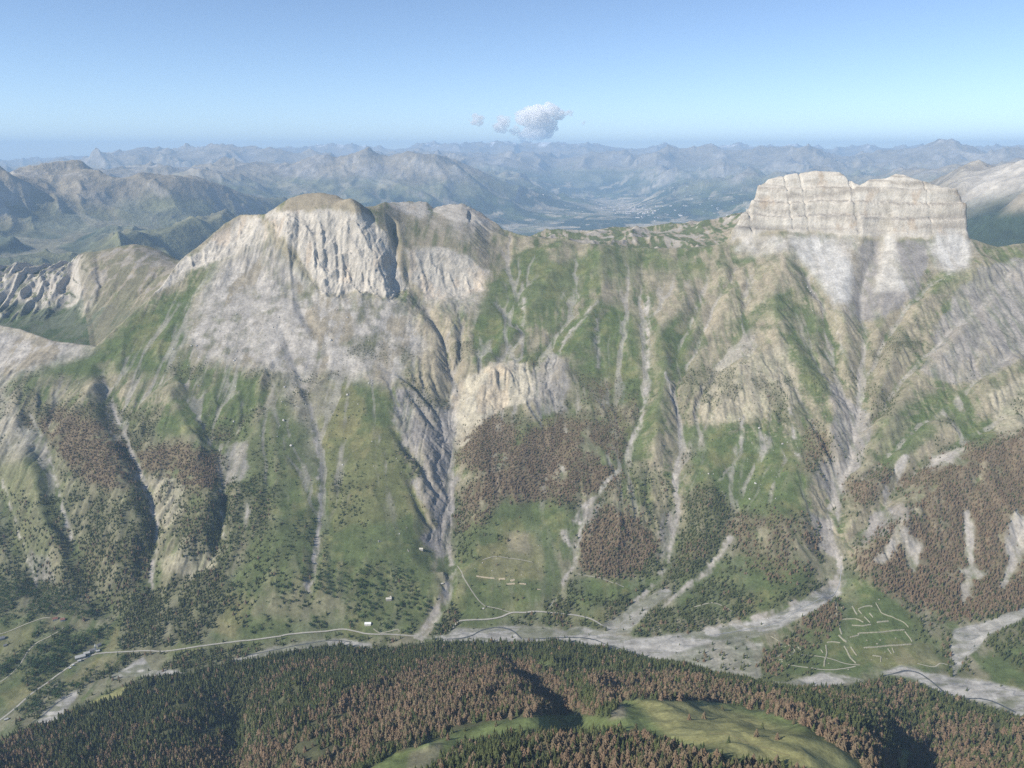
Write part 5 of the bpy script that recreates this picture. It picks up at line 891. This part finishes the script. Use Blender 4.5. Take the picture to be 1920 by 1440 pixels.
for p, lb, wd in (([(893, 1081), (910, 1083), (928, 1085)], 'longest tan stone bank across the green slope, at its left end', 6), ([(935, 1087), (948, 1086)], 'small tan stone bank right of the longest one', 8), ([(957, 1090), (966, 1088)], 'tan stone heap bank in the middle of the green slope', 9), ([(950, 1096), (966, 1095)], 'lower tan stone bank under the heap on the green slope', 6), ([(974, 1095), (987, 1096)], 'rightmost tan stone bank on the green slope', 6), ([(1004, 1106), (1014, 1107)], 'faint pale stone bank right of and below the others on the green slope', 3)):
    wall(p, wd, 1.6, lb, m=M_BANK)
HEAPS = [((1200, 650), 'round stone heap above the lowest long wall'), ((1335, 645), 'widest stone heap in the brownish field between the long walls'), ((1305, 685), 'stone heap just under the widest one'), ((1385, 765), 'small stone heap under the lowest long wall'), ((1250, 840), 'stone heap inside the ruined square enclosure'), ((1405, 835), 'stone heap right of the ruined square enclosure'), ((820, 880), 'stone heap at the foot of the wobbly wall'), ((1325, 240), 'small round stone heap above the thin winding wall'),
 ((440, 630), 'little stone heap among the larches'), ((390, 710), 'stone heap beside the bent wall'), ((285, 605), 'stone heap left of the thin wall by the gravel'), ((1490, 630), 'flat stone heap right of the widest one'), ((1015, 938), 'white stone heap on the lower footpath')]
for (a, b), lb in HEAPS:
    u, v = zp([(a, b)])[0]; x, y, z = place(u, v, 5); co, tr = RK[random.randrange(4)]; V = np.array(co)*np.array([1, 1, .6])*random.uniform(3.2, 4.6)
    o = raw('stone_heap', V, tr, M_WALL); o.location = (x, y, z); o['label'] = lb; o['category'] = 'stone heap'

# ------------------------------------------------------------------ buildings
M_WH = mat('white_plaster', (.66, .64, .58), .9, .06, 3); M_ST = mat('grey_stone', (.42, .40, .35), .95, .15, 1.2); M_SH = mat('grey_shingle_roof', (.48, .48, .46), .8, .12, 1.5); M_SL = mat('dark_slate_roof', (.20, .20, .21), .7, .15, 1.5)
M_MET = mat('white_metal_roof', (.82, .83, .82), .5, .04, 3); M_RED = mat('reddish_roof', (.26, .13, .10), .85, .15, 1.5); M_BEI = mat('beige_roof', (.55, .52, .44), .85, .1, 1.5); M_WOODM = mat('weathered_wood', (.15, .10, .07), .9, .2, .8); M_GL = mat('window_glass', (.05, .06, .07), .2, .1, 2); M_TOWN = mat('town_plaster', (.80, .78, .74), .9, .05, 30); M_TROOF = mat('town_roof', (.40, .32, .28), .9, .1, 30)
def boxm(x0, x1, y0, y1, z0, z1):
    return [(x0, y0, z0), (x1, y0, z0), (x1, y1, z0), (x0, y1, z0), (x0, y0, z1), (x1, y0, z1), (x1, y1, z1), (x0, y1, z1)], [(3, 2, 1, 0), (4, 5, 6, 7), (0, 1, 5, 4), (1, 2, 6, 5), (2, 3, 7, 6), (3, 0, 4, 7)]
def pmesh(name, parts, m, par):
    V, Fc = [], []
    for v, f in parts: n = len(V); V += v; Fc += [tuple(n+i for i in q) for q in f]
    me = bpy.data.meshes.new(name); me.from_pydata(V, [], Fc); me.update(); me.materials.append(m); o = bpy.data.objects.new(name, me); C.collection.objects.link(o); o.parent = par; return o
def gable(l, w_, h0, h1, ov=.6, th=.35):
    a, b = l/2+ov, w_/2+ov; e = h0-ov*(h1-h0)/(w_/2)
    V = [(-a, -b, e), (a, -b, e), (a, 0, h1), (-a, 0, h1), (a, b, e), (-a, b, e)]; V += [(x, y, z+th) for x, y, z in V]
    return V, [(0, 3, 2, 1), (3, 5, 4, 2), (6, 7, 8, 9), (9, 8, 10, 11), (0, 1, 7, 6), (5, 11, 10, 4), (1, 2, 8, 7), (2, 4, 10, 8), (0, 6, 9, 3), (3, 9, 11, 5)]
def wallshape(l, w_, h0, h1, low=-3.0):
    a, b = l/2, w_/2; V = [(-a, -b, low), (a, -b, low), (a, b, low), (-a, b, low), (-a, -b, h0), (a, -b, h0), (a, b, h0), (-a, b, h0), (-a, 0, h1), (a, 0, h1)]
    return V, [(3, 2, 1, 0), (0, 1, 5, 4), (2, 3, 7, 6), (1, 2, 6, 9, 5), (3, 0, 4, 8, 7), (4, 5, 9, 8), (6, 7, 8, 9)]
def house(name, u, v, l, w_, h0, h1, rz, mw, mr, label, cat='house', lo=4, chim=True, wins=3, xy=None):
    x, y, z = place(u, v, lo); e = bpy.data.objects.new(name, None); C.collection.objects.link(e); e.location = (x, y, z+.2); e.rotation_euler = (0, 0, rz); e['label'] = label; e['category'] = cat
    pmesh('wall', [wallshape(l, w_, h0, h1)], mw, e); rf = pmesh('roof', [gable(l, w_, h0+.02, h1+.02)], mr, e)
    if chim: pmesh('chimney', [boxm(l*.2, l*.2+1.1, -.5, .6, h1-1.2, h1+1.5)], mw, rf)
    pmesh('door', [boxm(-.7, .7, -w_/2-.08, -w_/2+.05, 0, 2.1)], M_WOODM, e)
    for i in range(wins):
        xx = -l*.38+i*l*.76/max(1, wins-1)
        if abs(xx) < 1.3: xx += 2.0
        wn = pmesh('window', [boxm(xx-.55, xx+.55, -w_/2-.06, -w_/2+.05, 1.1, 2.3)], M_GL, e)
    return e
house('mountain_hut', 690, 1172, 19, 11, 3.6, 7.2, .03, M_WH, M_MET, 'hut with a bright white metal roof just above the valley road', 'hut', chim=False)
hh_ = house('farmhouse', 729, 1125, 17, 9, 4.2, 7.4, .12, M_ST, M_BEI, 'beige stone farmhouse with a low tower end, beside a row of leafy trees')
tw = pmesh('tower', [wallshape(4.5, 4.5, 9.2, 10.6, -1)], M_WH, hh_); tw.location = (5.8, 2.5, 0); pmesh('tower_roof', [gable(4.5, 4.5, 9.22, 10.7, .3)], M_BEI, tw)
house('stone_barn', 790, 1032, 12, 8, 4.2, 7.2, -.1, M_ST, M_BEI, 'small beige barn on the green slope near the dark ravine edge', 'barn', chim=False)
house('stone_cottage', 829, 1096, 7, 5, 2.8, 4.6, .3, M_ST, M_BEI, 'tiny pale cottage on the left bank of the grey torrent bed', 'cottage', chim=False, wins=2)
def ruin(u, v, l, w_, label, rz):
    x, y, z = place(u, v, 4); e = bpy.data.objects.new('ruined_house', None); C.collection.objects.link(e); e.location = (x, y, z); e.rotation_euler = (0, 0, rz); e['label'] = label; e['category'] = 'ruin'
    pmesh('gable_wall', [([(-l/2, -w_/2, -2), (-l/2+.9, -w_/2, -2), (-l/2+.9, w_/2, -2), (-l/2, w_/2, -2), (-l/2, -w_/2, 3), (-l/2+.9, -w_/2, 3), (-l/2+.9, w_/2, 2.2), (-l/2, w_/2, 2.2), (-l/2, 0, 6), (-l/2+.9, 0, 6)], [(3, 2, 1, 0), (0, 1, 5, 4), (2, 3, 7, 6), (1, 2, 6, 9, 5), (3, 0, 4, 8, 7), (4, 5, 9, 8), (6, 7, 8, 9)])], M_ST, e)
    pmesh('side_wall', [boxm(-l/2+.9, l/2, -w_/2, -w_/2+.8, -2, 1.6)], M_ST, e); pmesh('back_wall', [boxm(-l/2+.9, l/2*.6, w_/2-.8, w_/2, -2, 2.3)], M_ST, e)
ruin(712, 1016, 10, 7, 'roofless stone ruin high on the green slope, left of the barn', .4); ruin(766, 1033, 6, 5, 'small ruined stone hut just left of the barn', -.2)
# the hamlet with its church
road_dir = .52
house('abbey_building', 151, 1234, 27, 12, 5.5, 10.5, road_dir, M_ST, M_SH, 'largest grey roofed building of the hamlet, left of the church by the road', wins=5)
house('abbey_wing', 163, 1227, 16, 9, 5, 9, road_dir, M_ST, M_SH, 'narrow grey roofed house between the largest building and the church', wins=3)
house('roadside_shed', 149, 1240, 9, 6, 3, 5, road_dir, M_WH, M_SH, 'small shed in front of the largest building of the hamlet', 'shed', chim=False, wins=2)
x, y, z = place(173, 1222, 4); ch = bpy.data.objects.new('church', None); C.collection.objects.link(ch); ch.location = (x, y, z); ch.rotation_euler = (0, 0, road_dir); ch['label'] = 'small church with a white pointed bell tower at the hamlet by the road'; ch['category'] = 'church'
pmesh('wall', [wallshape(15, 8, 6, 10)], M_WH, ch); pmesh('roof', [gable(15, 8, 6.02, 10.02)], M_SL, ch); pmesh('door', [boxm(-6, -4.6, -4.08, -3.9, 0, 2.6)], M_WOODM, ch)
for i in range(3): pmesh('window', [boxm(-2+i*2.8, -1+i*2.8, -4.07, -3.9, 2, 4.4)], M_GL, ch)
M_LIME = mat('lime_wash', (.80, .78, .72), .9, .03, 3); tw = pmesh('bell_tower', [boxm(-2.4, 2.4, -2.4, 2.4, -2, 16)], M_LIME, ch); tw.location = (9.9, -1.5, 0)
V = [(-2.6, -2.6, 16), (2.6, -2.6, 16), (2.6, 2.6, 16), (-2.6, 2.6, 16), (0, 0, 25)]; pmesh('spire', [(V, [(3, 2, 1, 0), (0, 1, 4), (1, 2, 4), (2, 3, 4), (3, 0, 4)])], M_LIME, tw); pmesh('belfry_opening', [boxm(-.7, .7, -2.5, -2.38, 11, 14)], M_GL, tw)
house('grey_roofed_house', 186, 1212, 11, 8, 4.5, 8, road_dir+.2, M_ST, M_SL, 'slate roofed house right behind the church'); house('grey_roofed_house', 184, 1223, 9, 6, 3.5, 6, road_dir, M_ST, M_SH, 'small house at the roadside right of the church', chim=False, wins=2)
house('red_roofed_house', 104, 1163, 14, 9, 5, 9, .5, M_WH, M_RED, 'left of two white houses with reddish roofs above the road bend'); house('red_roofed_house', 118, 1164, 12, 9, 5, 9, .4, M_WH, M_RED, 'right of two white houses with reddish roofs above the road bend')
house('grey_roofed_house', 4, 1198, 15, 10, 4.5, 8, .6, M_ST, M_SL, 'grey roofed farm building cut by the left edge of the picture'); house('grey_roofed_house', 10, 1212, 8, 6, 3, 5, .6, M_ST, M_SL, 'small outbuilding under the farm building at the left edge', 'outbuilding', chim=False, wins=2)
house('grey_roofed_house', 12, 1350, 9, 6, 3, 5, .6, M_ST, M_SH, 'roadside cabin in the bottom left corner beside the road', 'cabin', chim=False, wins=2)
def van(u, v, label, s_=1.0):
    x, y, z = place(u, v, 4); e = bpy.data.objects.new('parked_van', None); C.collection.objects.link(e); e.location = (x, y, z+.75); e.rotation_euler = (0, 0, road_dir+.15); e.scale = (s_, s_, s_); e['label'] = label; e['category'] = 'van'
    pmesh('body', [([(-3, -1, .45), (3, -1, .45), (3, 1, .45), (-3, 1, .45), (-3, -1, 2.6), (2.0, -1, 2.6), (2.0, 1, 2.6), (-3, 1, 2.6), (3, -1, 1.4), (3, 1, 1.4)], [(3, 2, 1, 0), (0, 1, 8, 5, 4), (2, 3, 7, 6, 9), (1, 2, 9, 8), (8, 9, 6, 5), (4, 5, 6, 7), (3, 0, 4, 7)])], mat('white_paint', (.8, .8, .8), .35, .02, 2), e)
    pmesh('windscreen', [([(2.95, -.8, 1.5), (2.95, .8, 1.5), (2.15, .8, 2.5), (2.15, -.8, 2.5), (3.02, -.8, 1.5), (3.02, .8, 1.5), (2.2, .8, 2.55), (2.2, -.8, 2.55)], [(4, 5, 6, 7), (3, 2, 1, 0), (0, 1, 5, 4), (1, 2, 6, 5), (2, 3, 7, 6), (3, 0, 4, 7)])], M_GL, e)
    for a in (-1.9, 1.9):
        for b in (-1, 1):
            V = [(a+.42*math.cos(q*.7854), b*.98+d, .42+.42*math.sin(q*.7854)) for d in (-.14, .14) for q in range(8)]; pmesh('wheel', [(V, [tuple(range(8)), tuple(range(15, 7, -1))]+[(q, q+8, (q+1) % 8+8, (q+1) % 8) for q in range(8)])], mat('tyre', (.03, .03, .03), .8, .1, 1), e)
van(132, 1254, 'white van parked on the road verge left of the hamlet', 1.3); van(138, 1249, 'second white van, parked closer to the hamlet', 1.15)
# far town in the big valley
V0, F0 = wallshape(1, .6, .3, .5, -.3); tp = pmesh('town_house', [(V0, F0)], M_TOWN, None); tr_ = pmesh('roof', [gable(1, .6, .305, .505, .03, .02)], M_TROOF, tp); first = True
for q in range(170):
    if q < 110: u = random.gauss(1185, 32); v = 394+random.gauss(0, 7)+(u-1185)*.10
    else: u = random.uniform(1010, 1420); v = random.uniform(352, 405)
    x, y, z = place(u, v, 19)
    if math.hypot(x, y) < 14000 or z > 2300: continue
    if first: o = tp; first = False; rr_ = tr_
    else: o = tp.copy(); C.collection.objects.link(o); rr_ = tr_.copy(); C.collection.objects.link(rr_); rr_.parent = o
    s_ = random.uniform(28, 62) if q < 110 else random.uniform(24, 45); o.scale = (s_*random.uniform(.8, 1.6), s_, s_*.6); o.location = (x, y, z+2); o.rotation_euler = (0, 0, random.uniform(-.5, .5))
    o['label'] = 'white building of the distant town in the blue valley'; o['category'] = 'building'; o['group'] = 'buildings of the distant town'
# ------------------------------------------------------------------ air
def haze():
    x0, x1, y0, y1 = -70000., 70000., -1500., 66000.; z0 = float(min(Hh.min(), 0))-1.0; z1 = max(float(Hh.max()), HCAM)+60.
    me = bpy.data.meshes.new('haze'); v = [(x, y, z) for z in (z0, z1) for y in (y0, y1) for x in (x0, x1)]
    me.from_pydata(v, [], [(0, 2, 3, 1), (4, 5, 7, 6), (0, 1, 5, 4), (2, 6, 7, 3), (0, 4, 6, 2), (1, 3, 7, 5)]); me.update()
    o = bpy.data.objects.new('haze', me); C.collection.objects.link(o); o['kind'] = 'stuff'
    m = bpy.data.materials.new('haze'); m.use_nodes = True; N = m.node_tree.nodes
    for n in list(N): N.remove(n)
    out = N.new('ShaderNodeOutputMaterial'); pv = N.new('ShaderNodeVolumePrincipled')
    pv.inputs['Color'].default_value = HAZE_COL; pv.inputs['Density'].default_value = HAZE_D; pv.inputs['Anisotropy'].default_value = 0.0
    m.node_tree.links.new(pv.outputs[0], out.inputs['Volume']); me.materials.append(m)
HAZE_COL = (.50, .72, 1.0, 1); HAZE_D = 3.4e-5
haze()
# ------------------------------------------------------------------ clouds far beyond, outside the haze
M_CL = bpy.data.materials.new('cloud_white'); M_CL.use_nodes = True; b_ = M_CL.node_tree.nodes['Principled BSDF']; b_.inputs['Base Color'].default_value = (.98, .98, .98, 1); b_.inputs['Roughness'].default_value = 1; b_.inputs['Specular IOR Level'].default_value = 0
t_ = M_CL.node_tree; t_.nodes.remove(b_); pv = t_.nodes.new('ShaderNodeVolumePrincipled'); pv.inputs['Color'].default_value = (1, 1, 1, 1); pv.inputs['Density'].default_value = .0024; t_.links.new(pv.outputs[0], t_.nodes['Material Output'].inputs['Volume'])
def sphere(n1, n2):
    co = [(math.sin(math.pi*i/n2)*math.cos(6.28318*j/n1), math.sin(math.pi*i/n2)*math.sin(6.28318*j/n1), math.cos(math.pi*i/n2)) for i in range(n2+1) for j in range(n1)]
    return np.array(co), np.array([(i*n1+j, (i+1)*n1+j, (i+1)*n1+(j+1) % n1, i*n1+(j+1) % n1) for i in range(n2) for j in range(n1)])
SC, SF = sphere(28, 18)
def cloud(strokes_, seed):
    r_ = np.random.RandomState(seed); V, Fc = [], []; rr_ = 78000.0; kk = rr_/F; n = 0; c_az, c_sl = ray(*strokes_[0][0]); cen = np.array([rr_*math.sin(c_az), rr_*math.cos(c_az), HCAM+rr_*float(c_sl)])
    for (u0, v0), (u1, v1), wd, cnt in strokes_:
        for q in range(cnt):
            t = r_.rand(); d = r_.normal()*.30; ln_ = math.hypot(u1-u0, v1-v0)+1e-6; u = u0+(u1-u0)*t-(v1-v0)/ln_*d*wd; v = v0+(v1-v0)*t+(u1-u0)/ln_*d*wd
            az, sl = ray(u, v); rq = rr_+r_.normal()*wd*kk*.6; P = np.array([rq*math.sin(az), rq*math.cos(az), HCAM+rq*float(sl)]); s_ = wd*kk*r_.uniform(.4, .85)*(1-.6*abs(2*t-1))
            N_ = SC*(1+.42*fbm(SC[:, 0]*40+q*9+SC[:, 2]*17, SC[:, 1]*40+SC[:, 2]*31, 26, 4, seed+q, .75))[:, None]; V.append(N_*s_*np.array([1.25, 1.25, .9])+P-cen); Fc.append(SF+n); n += len(SC)
    o = raw('cloud', np.concatenate(V), np.concatenate(Fc), M_CL); o.location = tuple(cen); o['kind'] = 'stuff'
    o.data.polygons.foreach_set('use_smooth', np.ones(len(o.data.polygons), bool))
cloud([((970, 224), (1045, 209), 20, 60), ((1000, 216), (1072, 210), 11, 30), ((990, 226), (1040, 226), 9, 14)], 3)
cloud([((975, 255), (1046, 228), 15, 60), ((1000, 256), (1030, 244), 16, 26)], 5)
cloud([((932, 246), (950, 222), 12, 26), ((960, 250), (968, 238), 9, 12), ((945, 224), (958, 219), 6, 8)], 7)
cloud([((887, 234), (904, 219), 10, 20)], 9)
cloud([((1093, 234), (1097, 227), 5, 7)], 11)
